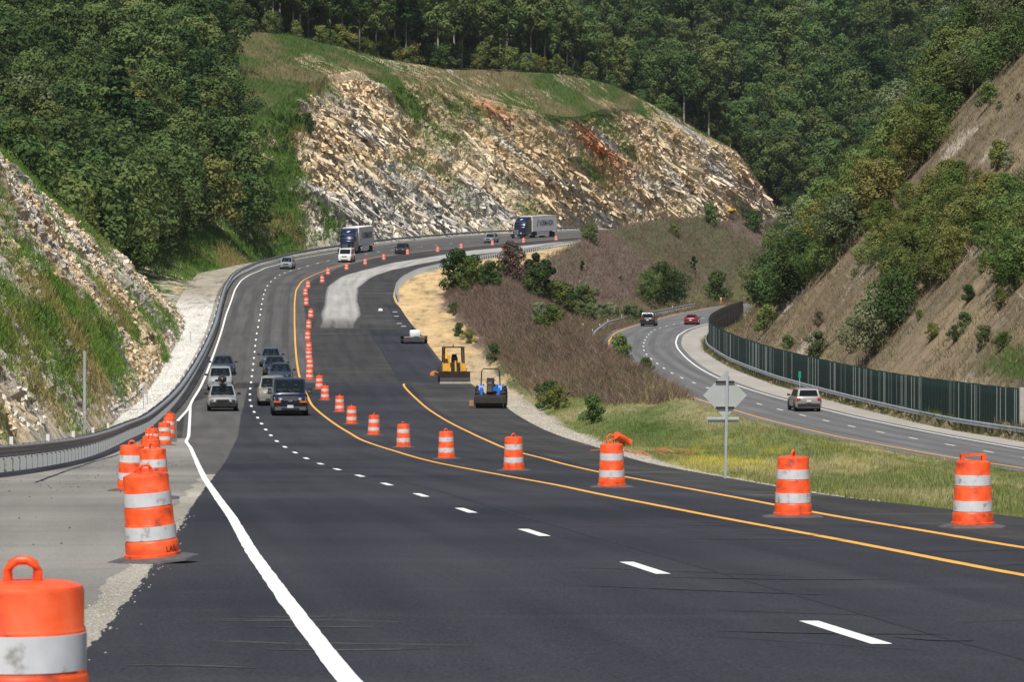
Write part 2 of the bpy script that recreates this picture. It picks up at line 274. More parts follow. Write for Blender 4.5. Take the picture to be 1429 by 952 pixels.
# ------------------------------------------------------------------ terrain
c_ = lambda *a: np.array(a, float)
rows = np.concatenate([np.arange(4, 90, 2.0), np.arange(90, 420, .7), np.arange(420, 540, 1.1), np.arange(540, 960, .65), np.arange(960, 1100, 6), np.arange(1100, 2400, 25.)])
KX, KZ = knots(rows)
def col3(mask, a, b):
    return a[None, :]*(1-mask[:, None])+b[None, :]*mask[:, None]
PATCH = {}
def patch(name, ks, ncs, mat, colour, disp=None, yr_=None, smooth=True):
    """sheet between the ground lines ks[0]..ks[-1]"""
    ri = np.arange(len(rows)) if yr_ is None else np.where((rows >= yr_[0]) & (rows <= yr_[1]))[0]
    R = rows[ri]; Xs = []; Zs = []; Ts = []
    for a, (k, n) in enumerate(zip(ks[:-1], ncs)):
        t = np.linspace(0, 1, n+1)
        if a < len(ncs)-1: t = t[:-1]
        if n > 8 and (k == 0 or k == 1 or k == 18): t = t**(.6 if k < 3 else 1.6)
        Xs.append(KX[ri, k][:, None]*(1-t)+KX[ri, k+1][:, None]*t); Zs.append(KZ[ri, k][:, None]*(1-t)+KZ[ri, k+1][:, None]*t); Ts.append(np.broadcast_to(t+a, (len(ri), len(t))))
    X = np.concatenate(Xs, 1); Z = np.concatenate(Zs, 1); T = np.concatenate(Ts, 1); Y = np.broadcast_to(R[:, None], X.shape).copy()
    nr, nc = X.shape; X = X.ravel().copy(); Y = Y.ravel(); Z = Z.ravel().copy(); T = T.ravel()
    w = sstep(955, 1000, Y); Z = Z*(1-w)+np.maximum(Z, farhill(X, Y))*w
    if disp is not None: X, Y, Z = disp(X, Y, Z, T)
    bare, growth, veg = colour(X, Y, Z, T)
    fc_ = gridfaces(nr, nc); V_ = np.stack([X, Y, Z], 1)
    o = mesh_obj(name, V_, fc_, mat, smooth=smooth, attrs={'bare': bare, 'growth': growth, 'veg': veg})
    PATCH[name] = (V_, fc_, bare, growth, veg, T)
    return tag(o, kind='structure')
TAN = c_(.61,.48,.31); PALE = c_(.74,.65,.50); GREY = c_(.50,.475,.43); ORNG = c_(.50,.21,.08); GRN = c_(.060,.105,.024); BRN = c_(.17,.135,.075); DKG = c_(.045,.075,.02); PURP = c_(.135,.105,.085); STRAW = c_(.50,.36,.19)
def uv(X, Y, Z): return U0+F*X/Y, V0-F*Z/Y
def rockdisp(ang, amp, nx, ny, nz, lo, hi, yfreq=.05):
    s, c = math.sin(math.radians(ang)), math.cos(math.radians(ang))
    def f(X, Y, Z, T):
        q = X*s+Z*c; p = X*c-Z*s
        n = fbm(q*.33, p*.06, Y*yfreq, 11, 4)-.5
        led = np.abs(((q*.5+2.2*fbm(p*.05, Y*yfreq, 0, 3, 2)) % 1.0)-.5)*2
        n2 = fbm(q*1.1, p*.35, Y*.35, 23, 3)-.5
        e = sstep(lo-.001, lo+.12, T)*(1-sstep(hi-.12, hi, T))
        wq = q+1.2*(fbm(p*.12, Y*.12, q*.1, 37, 3)-.5)*4; wp = p+2*(fbm(q*.3, Y*.1, 0, 39, 2)-.5)*3
        st = .65*cell(wq*.62, wp*.16, Y*.14, 5)+.40*cell(wq*1.3, wp*.42, Y*.4, 6)+.28*cell(wq*2.2, wp*.9, Y*.8, 7)
        d = amp*e*(1.8*n+.35*(led-.5)+.8*n2+.85*(st-.6))
        return X+nx*d, Y+ny*d, Z+nz*d
    return f
# left cut
def ld(X, Y, Z, T):
    q = Y+.9*Z; p = Z-.6*X
    n = fbm(q*.13, p*.05, 0, 11, 4)-.5; led = np.abs(((q*.11+1.6*fbm(q*.03, p*.06, 0, 3, 2)) % 1.0)-.5)*2; n2 = fbm(q*.5, p*.30, 0, 23, 3)-.5
    e = sstep(.999, 1.12, T)*(1-sstep(1.9, 2.0, T)); n3_ = fbm(q*1.4, p*.8, X*.5, 29, 3)-.5; wq = q+5*(fbm(p*.2, q*.1, 0, 37, 3)-.5); wp = p+2*(fbm(q*.2, p*.3, 0, 39, 2)-.5)
    st = .7*cell(wq*.22, wp*.22, 0, 5)+.45*cell(wq*.55, wp*.55, 0, 6)+.3*cell(wq*1.1, wp*1.3, 0, 7)
    d = e*(1.6*n+.4*(led-.5)+.9*n2+.5*n3_+.75*(st-.7))
    return X+.75*d, Y, Z+.5*d
def left_disp(X, Y, Z, T):
    X1, Y1, Z1 = ld(X, Y, Z, T)
    w = 1-sstep(405, 440, Y)
    bx, by, bz = rockdisp(35, 2.0, .35, -.5, .7, 1.0, 2.0)(X, Y, Z, T)
    w2 = sstep(560, 620, Y)*(1-sstep(935, 955, Y))
    X = X+(X1-X)*w+(bx-X)*w2; Z = Z+(Z1-Z)*w+(bz-Z)*w2; Y = Y+(by-Y)*w2
    Z = Z+(fbm(X*.08, Y*.03, 0, 31, 3)-.5)*1.6*np.where(T < 1, 1, 0)*sstep(0, .4, 1-T)*(1-sstep(950,960,Y))
    return X, Y, Z
def left_col(X, Y, Z, T):
    u, v = uv(X, Y, Z)
    near = 1-sstep(400, 430, Y)
    a = np.where(Y < 430, math.radians(48), math.radians(35)); s, c = np.sin(a), np.cos(a)
    q = X*s+Z*c; p = X*c-Z*s
    lf = Y < 430
    q = np.where(lf, (Y+.9*Z)*.42, q); p = np.where(lf, (Z-.6*X)*.9, p)
    yf = np.where(Y < 430, .004, .03)
    n = fbm(q*.28, p*.045, Y*yf, 41, 4); n2 = fbm(q*.5, p*.08, Y*yf*1.6, 57, 4); n3 = fbm(X*.05, Y*.03, Z*.08, 77, 3)
    g = sstep(.40, .60, n2)
    bare = col3(g, TAN, GREY*1.12); bare = bare*(1-.5*sstep(.5, .68, n)[:, None])+PALE*(.5*sstep(.5, .68, n)[:, None])
    # back cut: grey beds low on its left, ochre and rust further right and higher
    lowgrey = sstep(.35, .62, n2+.45*sstep(1.45, 1.9, T)*(1-sstep(560, 760, u))*sstep(400, 470, u)-.12)
    bb = col3(lowgrey, TAN*1.04, GREY*1.12); bb = bb*(1-.55*sstep(.5,.66,n)[:,None])+PALE*(.55*sstep(.5,.66,n)[:,None])
    rust = np.exp(-((u-840)/60)**2-((v-200)/45)**2)*.9+np.exp(-((u-690)/70)**2-((v-150)/18)**2)*.6+np.exp(-((u-1085)/45)**2-((v-245)/40)**2)*.5+np.exp(-((u-940)/25)**2-((v-175)/25)**2)*.5
    rust = np.clip(rust*sstep(.44, .58, n3*.5+n*.5)*1.2, 0, 1)
    bb = bb*(1-rust[:, None])+ORNG*rust[:, None]
    far = sstep(430, 560, Y)
    bare = bare*(1-far[:, None])+bb*far[:, None]
    gn = fbm(X*.10, Y*.05, Z*.2, 91, 3)
    growth = col3(sstep(.57, .72, gn), c_(.085,.15,.030), c_(.19,.165,.065))
    # weight of growth (shader threshold is at about .5)
    vl = .03+1.7*(n3-.5)+1.1*(fbm(q*.16, p*.03, Y*yf, 63, 3)-.5)
    vl = vl+.45*np.exp(-((T-1.75)/.17)**2)*(1-sstep(120, 300, Y)*.3)+.25*(1-sstep(90,200,Y))
    vl = vl+.5*sstep(1.12, 1.0, T)
    grassmid = np.exp(-((u-130)/45)**2-((v-475)/60)**2)+.8*np.exp(-((u-60)/40)**2-((v-440)/40)**2)
    vl = vl+.5*grassmid
    vb = -.06+1.4*(n3-.5)+1.9*(fbm(q*.2, p*.03, Y*.03, 66, 3)-.5)+.5*sstep(1.10, 1.0, T)
    # grassy shoulder on the left end of the back cut, and its gully
    vb = vb+1.0*(1-sstep(405, 440, u+(n-.5)*60))
    gully = np.exp(-(((u-790)-(v-190)*.75)/22)**2)*sstep(150,170,v)*(1-sstep(230,290,v))
    vb = vb+.6*gully
    vt = .62+.5*(n3-.5)
    veg = np.where(Y < 430, vl, vb); veg = np.where(T < 1.0, np.maximum(veg, vt), veg); veg = np.where((Y >= 405) & (Y < 560), np.maximum(veg, .5), veg)
    gt = sstep(1.06, .98, T)*(Y > 500)
    gg = col3(sstep(.42, .62, gn), c_(.075,.12,.03), c_(.17,.15,.075))
    growth = growth*(1-gt[:, None])+gg*gt[:, None]
    # wood floor: dark litter further in
    return bare, growth, veg
mat_rock = ground_mat('layered_rock_and_grass', ang=38, bump=1.0, stretch=(.26,.22,1.05), cells=.95, lumps=.35)
mat_rock2 = ground_mat('broken_rock_and_grass', ang=0, bump=1.0, stretch=(.35,.42,.30), cells=.95, cellscale=1.2, lumps=.35)
mat_soft = ground_mat('soft_ground', ang=0, bump=.5, nscale=1.0, lumps=.1, stretch=(.75,.10,.75))
patch('rock_cut_ground', [3,4,5], [18, 110], mat_rock2, left_col, left_disp, yr_=(0, 420.2), smooth=False)
patch('long_rock_cut_ground', [3,4,5], [22, 150], mat_rock, left_col, left_disp, yr_=(419.6, 3000), smooth=False)
def floor_col(X, Y, Z, T):
    n = fbm(X*.1, Y*.05, 0, 8, 3); k = len(X)
    return col3(n, c_(.10,.08,.05), c_(.13,.11,.06)), col3(n, c_(.05,.08,.02), c_(.09,.08,.04)), .3+n*.5
patch('forest_floor_ground', [0,1,2,3], [6,8,20], mat_soft, floor_col)
def ditch_col(X, Y, Z, T):
    n = fbm(X*.6, Y*.08, 0, 18, 4); n2 = fbm(X*.3, Y*.05, 0, 28, 3)
    gr = sstep(175, 215, Y)*(1-sstep(405, 470, Y))
    bare = col3(gr, c_(.30,.27,.22), c_(.58,.565,.53)); bare = bare*(.85+.3*fbm(X*1.5, Y*.6, 0, 19, 4)[:, None])
    growth = col3(n2, GRN, BRN*1.1)
    veg = np.where(Y < 400, -.55+.9*sstep(.3, .0, T)+.5*(n2-.5)+1.1*(1-gr), .15+.6*(n2-.5))
    return bare, growth, veg
patch('ditch_ground', [5,6,7], [8,2], mat_soft, ditch_col)
def med_disp(X, Y, Z, T):
    w = sstep(2.0, 3.0, T)*(1-sstep(4.6, 5.0, T))
    d = (fbm(X*.18, Y*.05, 0, 71, 4)-.5)*1.5*w+(fbm(X*.9, Y*.3, 0, 73, 3)-.5)*.5*w
    return X, Y, Z+d
def med_col(X, Y, Z, T):
    u, v = uv(X, Y, Z)
    w = X-np.interp(Y, GY, L_PR); sw = np.interp(Y, GY, S_w)
    n = fbm(X*.15, Y*.05, 0, 81, 4); n2 = fbm(X*.8, Y*.15, 0, 83, 3)
    straw = col3(sstep(240, 300, Y), c_(.40,.36,.29), STRAW); straw = straw*(.72+.3*n2[:, None]+.26*fbm(X*1.6, Y*.8, 0, 84, 4)[:, None])
    bare = straw.copy()
    inw = sstep(-.6, .8, w-sw+(n2-.5)*2.5)          # 0 on the verge, 1 on the bank
    bank = col3(sstep(.5, .62, n), PURP*1.05, c_(.26,.22,.17))
    bare = bare*(1-inw[:, None])+bank*inw[:, None]
    near = 1-sstep(215, 285, Y+6*(X-5)); near = np.maximum(near, (Y < 335)*sstep(-15, 15, u-(952-(v-552)*1.3)))
    gn = col3(sstep(.42, .62, fbm(X*.25, Y*.06, 0, 85, 3)), c_(.15,.175,.065), c_(.27,.25,.13))
    yel = np.exp(-((u-1040)/130)**2-((v-640)/18)**2)
    yel = yel*sstep(.42, .60, fbm(X*.7, Y*.12, 0, 86, 3)); gn = gn*(1-.7*np.clip(yel, 0, 1)[:, None])+c_(.42,.38,.04)*(.7*np.clip(yel, 0, 1)[:, None])
    dk = np.exp(-((u-900)/60)**2-((v-600)/26)**2); gn = gn*(1-.8*dk[:, None])+c_(.05,.10,.02)*(.8*dk[:, None])
    far = col3(n2, PURP, PURP*1.2)
    fg = sstep(.48, .60, fbm(X*.06, Y*.03, 2, 87, 3))*.8; far = far*(1-fg[:, None])+c_(.085,.10,.045)*fg[:, None]
    low = sstep(.7, 1., T-3.0)*(Y > 440)
    far = far*(1-.8*low[:, None])+c_(.15,.17,.06)*(.8*low[:, None])
    growth = far*(1-near[:, None])+gn*near[:, None]
    veg = np.where(w < sw, -.7+.55*np.exp(-((u-590)/22)**2-((v-420)/45)**2)+.4*(Y>470)*0+inw*1.0, .30+.6*inw)
    return bare, growth, veg
patch('median_ground', [8,9,10,11,12,13], [1,3,26,22,4], mat_soft, med_col, med_disp)
rdsp = rockdisp(-40, 1.0, -.6, -.3, .7, 1.0, 2.0, .04)
def right_disp(X, Y, Z, T):
    X1, Y1, Z1 = rdsp(X, Y, Z, T)
    w = (T > 1)*1.0
    return X+(X1-X)*w, Y+(Y1-Y)*w, Z+(Z1-Z)*w
def right_col(X, Y, Z, T):
    u, v = uv(X, Y, Z)
    q = -X*.64+Z*.77; p = X*.77+Z*.64
    n = fbm(q*.2, p*.04, Y*.04, 101, 4); n2 = fbm(q*.5, p*.12, Y*.08, 103, 4); n3 = fbm(X*.06, Y*.05, Z*.06, 107, 3)
    dry = col3(sstep(.38, .62, n), c_(.18,.145,.095), c_(.27,.21,.135)); rock = col3(n2, c_(.40,.38,.35), c_(.52,.44,.33))
    rk = sstep(.60, .68, n2*.6+n3*.4+.0)
    bare = dry*(1-rk[:, None])+rock*rk[:, None]
    growth = col3(sstep(.4, .6, n3), c_(.10,.115,.045), c_(.17,.135,.085))
    gpatch = np.exp(-((u-1420)/40)**2-((v-510)/28)**2); growth = growth*(1-gpatch[:, None])+c_(.06,.12,.02)*gpatch[:, None]
    veg = .10+1.6*(n3-.5)+1.0*(n-.5)+1.2*gpatch+.5*sstep(1.04, .9, T)
    return bare, growth, veg
mat_slope = ground_mat('dry_slope', ang=-42, bump=.8, lumps=.15)
patch('right_slope_ground', [14,15,16,17], [1,4,90], mat_slope, right_col, right_disp)
patch('right_hill_ground', [17,18,19], [10,6], mat_soft, floor_col)

# ------------------------------------------------------------------ roads
def strip(name, fl, fr, y0, y1, dz, mat, zf=zm, step=1.0, nc=2, jag=0., seed=0, kind='structure', jagL=None, fade=False):
    Y = np.arange(y0, y1+step*.5, step)
    XL = at(fl, Y) if not callable(fl) else fl(Y); XR = at(fr, Y) if not callable(fr) else fr(Y)
    jl = jag if jagL is None else jagL
    if jl: XL = XL+jl*(fbm(Y*2.2, seed+.5, 0, 5+seed, 5)-.5)*2
    if jag: XR = XR+jag*(fbm(Y*2.2, seed+7.5, 0, 9+seed, 5)-.5)*2
    t = np.linspace(0, 1, nc)[None, :]
    X = XL[:, None]*(1-t)+XR[:, None]*t; Z = (zf(Y)+dz)[:, None]+0*X; YY = Y[:, None]+0*X
    mid = at(L_dash if zf is zm else L_rd, Y)[:, None]
    o = mesh_obj(name, np.stack([X.ravel(), YY.ravel(), Z.ravel()], 1), gridfaces(len(Y), nc), mat, attrs=dict({'across': (X-mid).ravel()}, **({'fade': ((1-sstep(0, .16, t))+(1-sstep(0, .16, 1-t))+(1-sstep(y0, y0+36, YY))).ravel()*.6} if fade else {})))
    return tag(o, kind=kind) if kind else o
A_old = asphalt('worn_asphalt', (.068,.067,.067), (.115,.112,.108), .65, marks=.12)
A_new = asphalt('fresh_asphalt', (.020,.0215,.028), (.046,.0475,.056), .40, .8, .6, marks=.05)
A_base = asphalt('base_course_asphalt', (.030,.030,.031), (.056,.055,.054), .55, marks=.28, speck=.4)
A_sh = asphalt('dusty_shoulder', (.15,.145,.135), (.28,.27,.25), .2, .9, .32, marks=.45)
A_sh2 = asphalt('worn_shoulder', (.09,.086,.08), (.13,.125,.115), .5, .9, .2)
A_conc = asphalt('dusty_base_stone', (.25,.245,.235), (.42,.41,.39), .65, .9, .15, fade=(.055,.054,.053))
A_right = asphalt('grey_asphalt', (.115,.115,.118), (.165,.165,.166), .85, .85, .15)
A_rsh = asphalt('pale_shoulder', (.30,.28,.25), (.38,.355,.32), .4, .9, .12)
A_rub = asphalt('crumbled_edge', (.24,.225,.19), (.42,.40,.35), .1, .95, .7)
P_w = plain('white_road_paint', (.80,.80,.78), .6, var=.08, scale=3); P_y = plain('yellow_road_paint', (.82,.40,.06), .6, var=.12, scale=3)
strip('road', L_rail, L_PR, 4, 960, 0, A_base, nc=6)
strip('road_worn_lanes', L_wold+0*GY, L_yel+1.1, 270, 900, .004, A_old, jag=.05, seed=2)
L_new = line([(125.6,905),(207,800),(248.6,739.5),(259,723),(266,709),(285,683),(316,642),(323,628),(332,609),(335.6,582),(342.6,554),(346.8,534.4)], sm=1.5, pre=[(0,-1.6),(15,-2.3)], post=[(800,-18)])
strip('road_fresh_asphalt', L_new, L_yel2+.5, 4, 281, .008, A_new, step=.12, jag=.0, jagL=.05, seed=4)
strip('road_left_lane_worn', lambda Y: np.minimum(at(L_wnew, Y)-.3, at(L_new, Y)-.5), L_new+.4, 90, 281, .004, A_old, seed=5)
strip('road_near_shoulder', L_rail+.25, lambda Y: np.where(Y < 80, at(L_new, Y)+.5, np.minimum(at(L_new, Y)+.5, at(L_wnew, Y))), 4, 172, .0055, A_sh, step=.5, jag=.12, seed=6)
strip('road_far_shoulder', L_rail+.25, L_wold, 165, 900, .007, A_sh2, seed=7)
L_rubR = np.minimum(L_new+.10, L_yel)
strip('crumbled_edge_strip', lambda Y: at(L_new, Y)-.30-.06*np.sin(Y*.9), lambda Y: at(L_new, Y)+.05, 4, 100, .0068, A_rub, step=.12, jag=.07, seed=9)
strip('base_stone_patch', line([(453,425),(453,414.6),(457,400),(474,387),(505.5,377),(547.5,366.5),(590,360),(660,349),(800,336)], sm=2, pre=[(0,-10)], post=[(960,60)]),
      line([(507,444),(499,421),(501,402),(516,389),(547.5,377),(590,368),(660,356),(735,348),(800,341)], sm=2, pre=[(0,-10)], post=[(960,70)]), float(ym(458)), 740, .006, A_conc, jag=.05, seed=12, nc=14, fade=True)
strip('fresh_lane_strip', line([(561,536),(545,510),(530,485),(518,468),(512,450)], sm=2, pre=[(0,-6)], post=[(800,-20)]), L_PR-.3, 279, 380, .0045, A_new, jag=.1, seed=13)
strip('fresh_edge_strip', line([(572,472),(560,460),(551,448),(541,430),(538,424)], sm=1, pre=[(0,-6)], post=[(800,-20)]), line([(586,472),(578,460),(570,448),(559,430),(553,424)], sm=1, pre=[(0,-6)], post=[(800,-20)]), 364, 431, .009, A_new, jag=.05, seed=14)
strip('other_road', L_RL, L_RR, 60, 700, 0, A_right, zf=zr, nc=6)
strip('other_road_shoulder', L_rwhite+.6, L_RR, 60, 700, .004, A_rsh, zf=zr, jagL=.08)
# paint
strip('white_edge_line', L_wnew-.075, L_wnew+.075, 4, float(ym(566)), .016, P_w, step=.35, jag=.012)
strip('old_white_edge_line', L_wold-.085, L_wold+.085, float(ym(588)), 900, .012, P_w, step=1)
strip('yellow_edge_line', L_yel-.075, L_yel+.075, 4, 900, .012, P_y, step=.6, jag=.01)
strip('yellow_inner_line', L_yel2-.075, L_yel2+.075, 4, float(ym(536)), .012, P_y, step=.6, jag=.01)
strip('other_road_yellow_line', L_ryel-.085, L_ryel+.085, 60, 700, .012, P_y, zf=zr, step=1)
strip('other_road_white_line', L_rwhite-.085, L_rwhite+.085, 60, 700, .012, P_w, zf=zr, step=1)
def dashes(name, L, zf, centres, ln, hw, dz):
    V = []; Fc = []
    for d in centres:
        ys = np.array([d-ln/2, d, d+ln/2]); xs = at(L, ys); z = zf(ys)+dz; b = len(V)
        for y, x, zz in zip(ys, xs, z): V += [(x-hw, y, zz), (x+hw, y, zz)]
        Fc += [(b, b+1, b+3, b+2), (b+2, b+3, b+5, b+4)]
    return tag(mesh_obj(name, V, Fc, P_w), kind='structure')
dashes('lane_dashes', L_dash, zm, [28.4+11.5*n for n in range(-2, 66)], 3.0, .075, .014)
dashes('other_road_dashes', L_rd, zr, [278+11.0*m for m in range(-18, 38)], 2.9, .075, .014)
# asphalt kerb below the outer guardrail (a real step)
def kerb(name, L, y0, y1, x0, x1, h, mat, zf=zm, step=1.5):
    Y = np.arange(y0, y1, step); x = at(L, Y); z = zf(Y)
    prof = [(x0, -.02), (x0, h*.8), (x0+.08, h), (x1-.12, h*.9), (x1, -.02)]
    V = np.concatenate([np.stack([x+a, Y, z+b], 1)[:, None, :] for a, b in prof], 1).reshape(-1, 3)
    return tag(mesh_obj(name, V, gridfaces(len(Y), len(prof)), mat), kind='structure')
kerb('kerb', L_rail, 60, 330, .28, .62, .11, A_new)

def lit_(x, y): return None
# seams, wheel smears and crumbs on the pavement
P_seam = plain('bitumen_seam', (.018,.018,.020), .6)
P_rub = plain('rubber_smear', (.024,.024,.027), .8); P_dust = plain('dusty_smear', (.05,.05,.05), .95, var=.3, scale=2)
L_mid = (L_dash+L_yel)*.5
strip('pavement_seam', L_dash+.62-.03, L_dash+.62+.03, 4, 95, .0105, P_seam, step=.4, jag=.02, seed=21)
strip('lane_seam', L_dash+2.9, L_dash+2.93, 220, 500, .0095, P_seam, step=1, jag=.02, seed=22)
L_crack = line([(0,692),(44,676),(95,657),(130,645),(168,634),(200,622),(235,600)], sm=1.0, pre=[(0,-11),(60,-10.5)], post=[(400,-30)])
strip('shoulder_crack', L_crack-.04, L_crack+.05, 88, 160, .0095, P_seam, step=.5, jag=.10, seed=23)
L_long = line([(561,536),(545,510),(530,485),(518,468)], sm=1, pre=[(0,-6)], post=[(800,-30)])
strip('long_seam', L_long-.07, L_long+.07, 279, 372, .0095, P_seam, step=1, jag=.03, seed=24)
for i_, (o1, w_) in enumerate(((-2.75,.35),(-1.0,.35),(.95,.35),(2.75,.35))):
    strip('wheel_track', L_dash+o1-w_, L_dash+o1+w_, 285, 700, .0085, asphalt('polished_track_%d' % i_, (.060,.060,.060), (.092,.090,.088), .8), jag=.12, seed=30+i_)
for i_, o1 in enumerate((-2.6,-.9,.9,2.6)):
    strip('other_wheel_track', L_rd+o1-.35, L_rd+o1+.35, 180, 640, .003, asphalt('other_track_%d' % i_, (.10,.10,.102), (.14,.14,.141), .8), zf=zr, jag=.12, seed=40+i_)
# curved smears left by turning tyres
def smear(name, x0, y0, dx, dy, bend, w, mat, dz):
    V = []; n = 28
    for k in range(n):
        t = k/(n-1); x = x0+dx*t+bend*t*t*dy*.1; y = y0+dy*t+bend*t*(1-t); ww = w*math.sin(math.pi*min(.97, max(.03, t)))**.5*(.7+.6*random.random())
        V += [(x, y-ww, float(zm(y-ww))+dz), (x, y+ww, float(zm(y+ww))+dz)]
    return tag(mesh_obj(name, V, [(2*k, 2*k+1, 2*k+3, 2*k+2) for k in range(n-1)], mat), kind='structure')
for k in range(16): smear('tyre_smear', random.uniform(2.6, 5.2), random.uniform(24, 62), random.uniform(-2.5, 2.5), random.uniform(.3, 2.5), random.uniform(-1,1.5), .06, P_rub, .0098+.0003*k)
for k in range(8): smear('dust_smear', random.uniform(-2.6,-1.6), random.uniform(24, 36), random.uniform(.8, 1.7), random.uniform(-.6, .2), random.uniform(-.6,.6), .07, P_dust, .0098+.0003*k)
# loose stones and crumbs (no one could count them)
def crumbs(name, pts, s0, s1, mat, label, sd):
    if pts[0][2] is None: gz = ground_z(np.array([p[0] for p in pts]), np.array([p[1] for p in pts])); pts = [(p[0], p[1], float(g_)) for p, g_ in zip(pts, gz)]
    rr = random.Random(sd); V = []; Fc = []
    for x, y, z in pts:
        b = len(V); s_ = rr.uniform(s0, s1); 
        for q in range(4): a = q*1.57+rr.random(); V.append((x+math.cos(a)*s_, y+math.sin(a)*s_, z))
        V.append((x+rr.uniform(-.3,.3)*s_, y+rr.uniform(-.3,.3)*s_, z+s_*rr.uniform(.5,1.1)))
        Fc += [(b, b+1, b+4), (b+1, b+2, b+4), (b+2, b+3, b+4), (b+3, b, b+4)]
    return tag(mesh_obj(name, V, Fc, mat), label, 'stones', None, 'stuff')
M_st = plain('limestone_crumbs', (.33,.31,.27), .9, var=.35, scale=4); M_st2 = plain('asphalt_crumbs', (.03,.03,.03), .9)
pts = []
for k in range(800):
    y = random.uniform(12, 60)**1.0; x = float(at(L_new, y))+random.gauss(-.10, .10); pts.append((x, y, float(zm(y))+.008))
crumbs('edge_gravel', pts, .005, .018, M_st, 'loose pale stones along the crumbled pavement edge', 1)
pts = []
for k in range(420):
    y = random.uniform(30, 130); x = random.uniform(float(at(L_rail, y))+.8, float(at(L_new, y))+.2)
    if fbm(x*.5, y*.2, 0, 5, 2) < .5: continue
    pts.append((x, y, float(zm(y))+.006))
crumbs('asphalt_crumbs', pts, .006, .028, M_st2, 'black asphalt crumbs scattered on the pale left shoulder', 2)
pts = []
for k in range(9000):
    y = random.uniform(70, 330); x = float(at(L_PR, y))+random.uniform(-.2, 1)*float(at(S_w, y)); pts.append((x, y, lit_(x, y)))
crumbs('verge_gravel', pts, .02, .07, M_st, 'pale loose gravel along the right pavement edge', 3)
pts = []
for k in range(9000):
    y = random.uniform(205, 430); x = float(at(L_rail, y))-random.uniform(1.0, 7.5); x = max(x, float(at(T_x, y))-.3); pts.append((x, y, lit_(x, y)))
crumbs('ditch_stones', pts, .03, .13, plain('white_ditch_stones', (.55,.535,.50), .9, var=.25, scale=2), 'white stones lining the ditch behind the left guardrail', 4)

# angular slabs that stand out of the two rock faces along the bedding
def slabs(name, patch_name, n, y0, y1, qdir, size, seed, label, sink=.22, vmax=.22, wf=None):
    rg = np.random.default_rng(seed); V, Fc, bare, growth, veg, T = PATCH[patch_name]; c = V[Fc].mean(1); Tf = T[Fc[:,0]]; vf = veg[Fc[:,0]]
    e1 = V[Fc[:,1]]-V[Fc[:,0]]; e2 = V[Fc[:,3]]-V[Fc[:,0]]; nn = np.cross(e1, e2); ar = np.linalg.norm(nn, axis=1)
    wt = ar*((c[:,1] > y0) & (c[:,1] < y1) & (Tf > 1.03) & (Tf < 1.97))*np.clip(vmax-vf, 0.0, .5)
    u, v = uv(c[:,0], c[:,1], c[:,2]); wt = wt*((u > -40) & ((u > 415) | (c[:,1] < 430)) & (u < 1450))
    if wf is not None: wt = wt*wf(bare[Fc[:,0]])
    idx = rg.choice(len(c), n, p=wt/wt.sum()); P = c[idx]; N_ = nn[idx]/ar[idx][:, None]; N_[N_[:,2] < 0] *= -1
    N_ = N_+.35*rg.normal(size=(n,3)); N_ /= np.linalg.norm(N_, axis=1)[:, None]
    q = np.array(qdir)+.10*rg.normal(size=(n,3)); D = np.cross(N_, q); D /= np.linalg.norm(D, axis=1)[:, None]; D[D[:,2] > 0] *= -1
    W_ = np.cross(N_, D)
    ln = size[0]*(.35+1.3*rg.random(n)**2); th = size[1]*(.4+1.2*rg.random(n)); dp = size[2]*(.4+1.0*rg.random(n))
    V8 = []
    for k, (a, b_, h_) in enumerate([(-1,-1,-1),(1,-1,-1),(1,1,-1),(-1,1,-1),(-1,-1,1),(1,-1,1),(1,1,1),(-1,1,1)]):
        j = 1+.3*rg.normal(size=(n,3)); t = .8 if h_ > 0 else 1
        V8.append(P+D*(a*.5*ln*t*j[:,0])[:, None]+W_*(b_*.5*th*t*j[:,1])[:, None]+N_*((h_*.5*j[:,2]-sink)*dp)[:, None])
    VV = np.stack(V8, 1).reshape(-1, 3); f6 = np.array([(0,3,2,1),(4,5,6,7),(0,1,5,4),(1,2,6,5),(2,3,7,6),(3,0,4,7)]); FF = (np.arange(n)[:, None, None]*8+f6[None]).reshape(-1, 4)
    col = bare[Fc[idx,0]]*(.78+.5*rg.random((n,1)))
    o = mesh_obj(name, VV, FF, mat_slab, attrs={'bare': np.repeat(col, 8, 0)}); return tag(o, kind='structure')
m_, nt, b = new_mat('slab_rock'); L = nt.links; g = N(nt, 'ShaderNodeNewGeometry'); A = N(nt, 'ShaderNodeAttribute', attribute_name='bare'); n1 = N(nt, 'ShaderNodeTexNoise'); n1.inputs['Scale'].default_value = 1.7; n1.inputs['Detail'].default_value = 8; n1.inputs['Roughness'].default_value = .75; L.new(g.outputs['Position'], n1.inputs['Vector'])
r = ramp(nt, [(.34, (.45,.42,.38)), (.48, (1,1,1)), (.66, (1.25,1.24,1.2))]); L.new(n1.outputs['Fac'], r.inputs['Fac']); mu = N(nt, 'ShaderNodeMix', data_type='RGBA', blend_type='MULTIPLY'); mu.inputs[0].default_value = .9; L.new(A.outputs['Color'], mu.inputs[6]); L.new(r.outputs['Color'], mu.inputs[7]); L.new(mu.outputs[2], b.inputs['Base Color'])
b.inputs['Roughness'].default_value = .95; b.inputs['Specular IOR Level'].default_value = .15; bp = N(nt, 'ShaderNodeBump'); bp.inputs['Strength'].default_value = .8; bp.inputs['Distance'].default_value = .15; L.new(n1.outputs['Fac'], bp.inputs['Height']); L.new(bp.outputs['Normal'], b.inputs['Normal']); mat_slab = m_
slabs('rock_ledges', 'long_rock_cut_ground', 2400, 520, 955, (.57,0,.82), (4.2, .40, .50), 1, '', .30, .12)
slabs('scattered_blocks', 'long_rock_cut_ground', 3000, 520, 955, (.57,0,.82), (.9, .45, .40), 4, '', .22, .18)
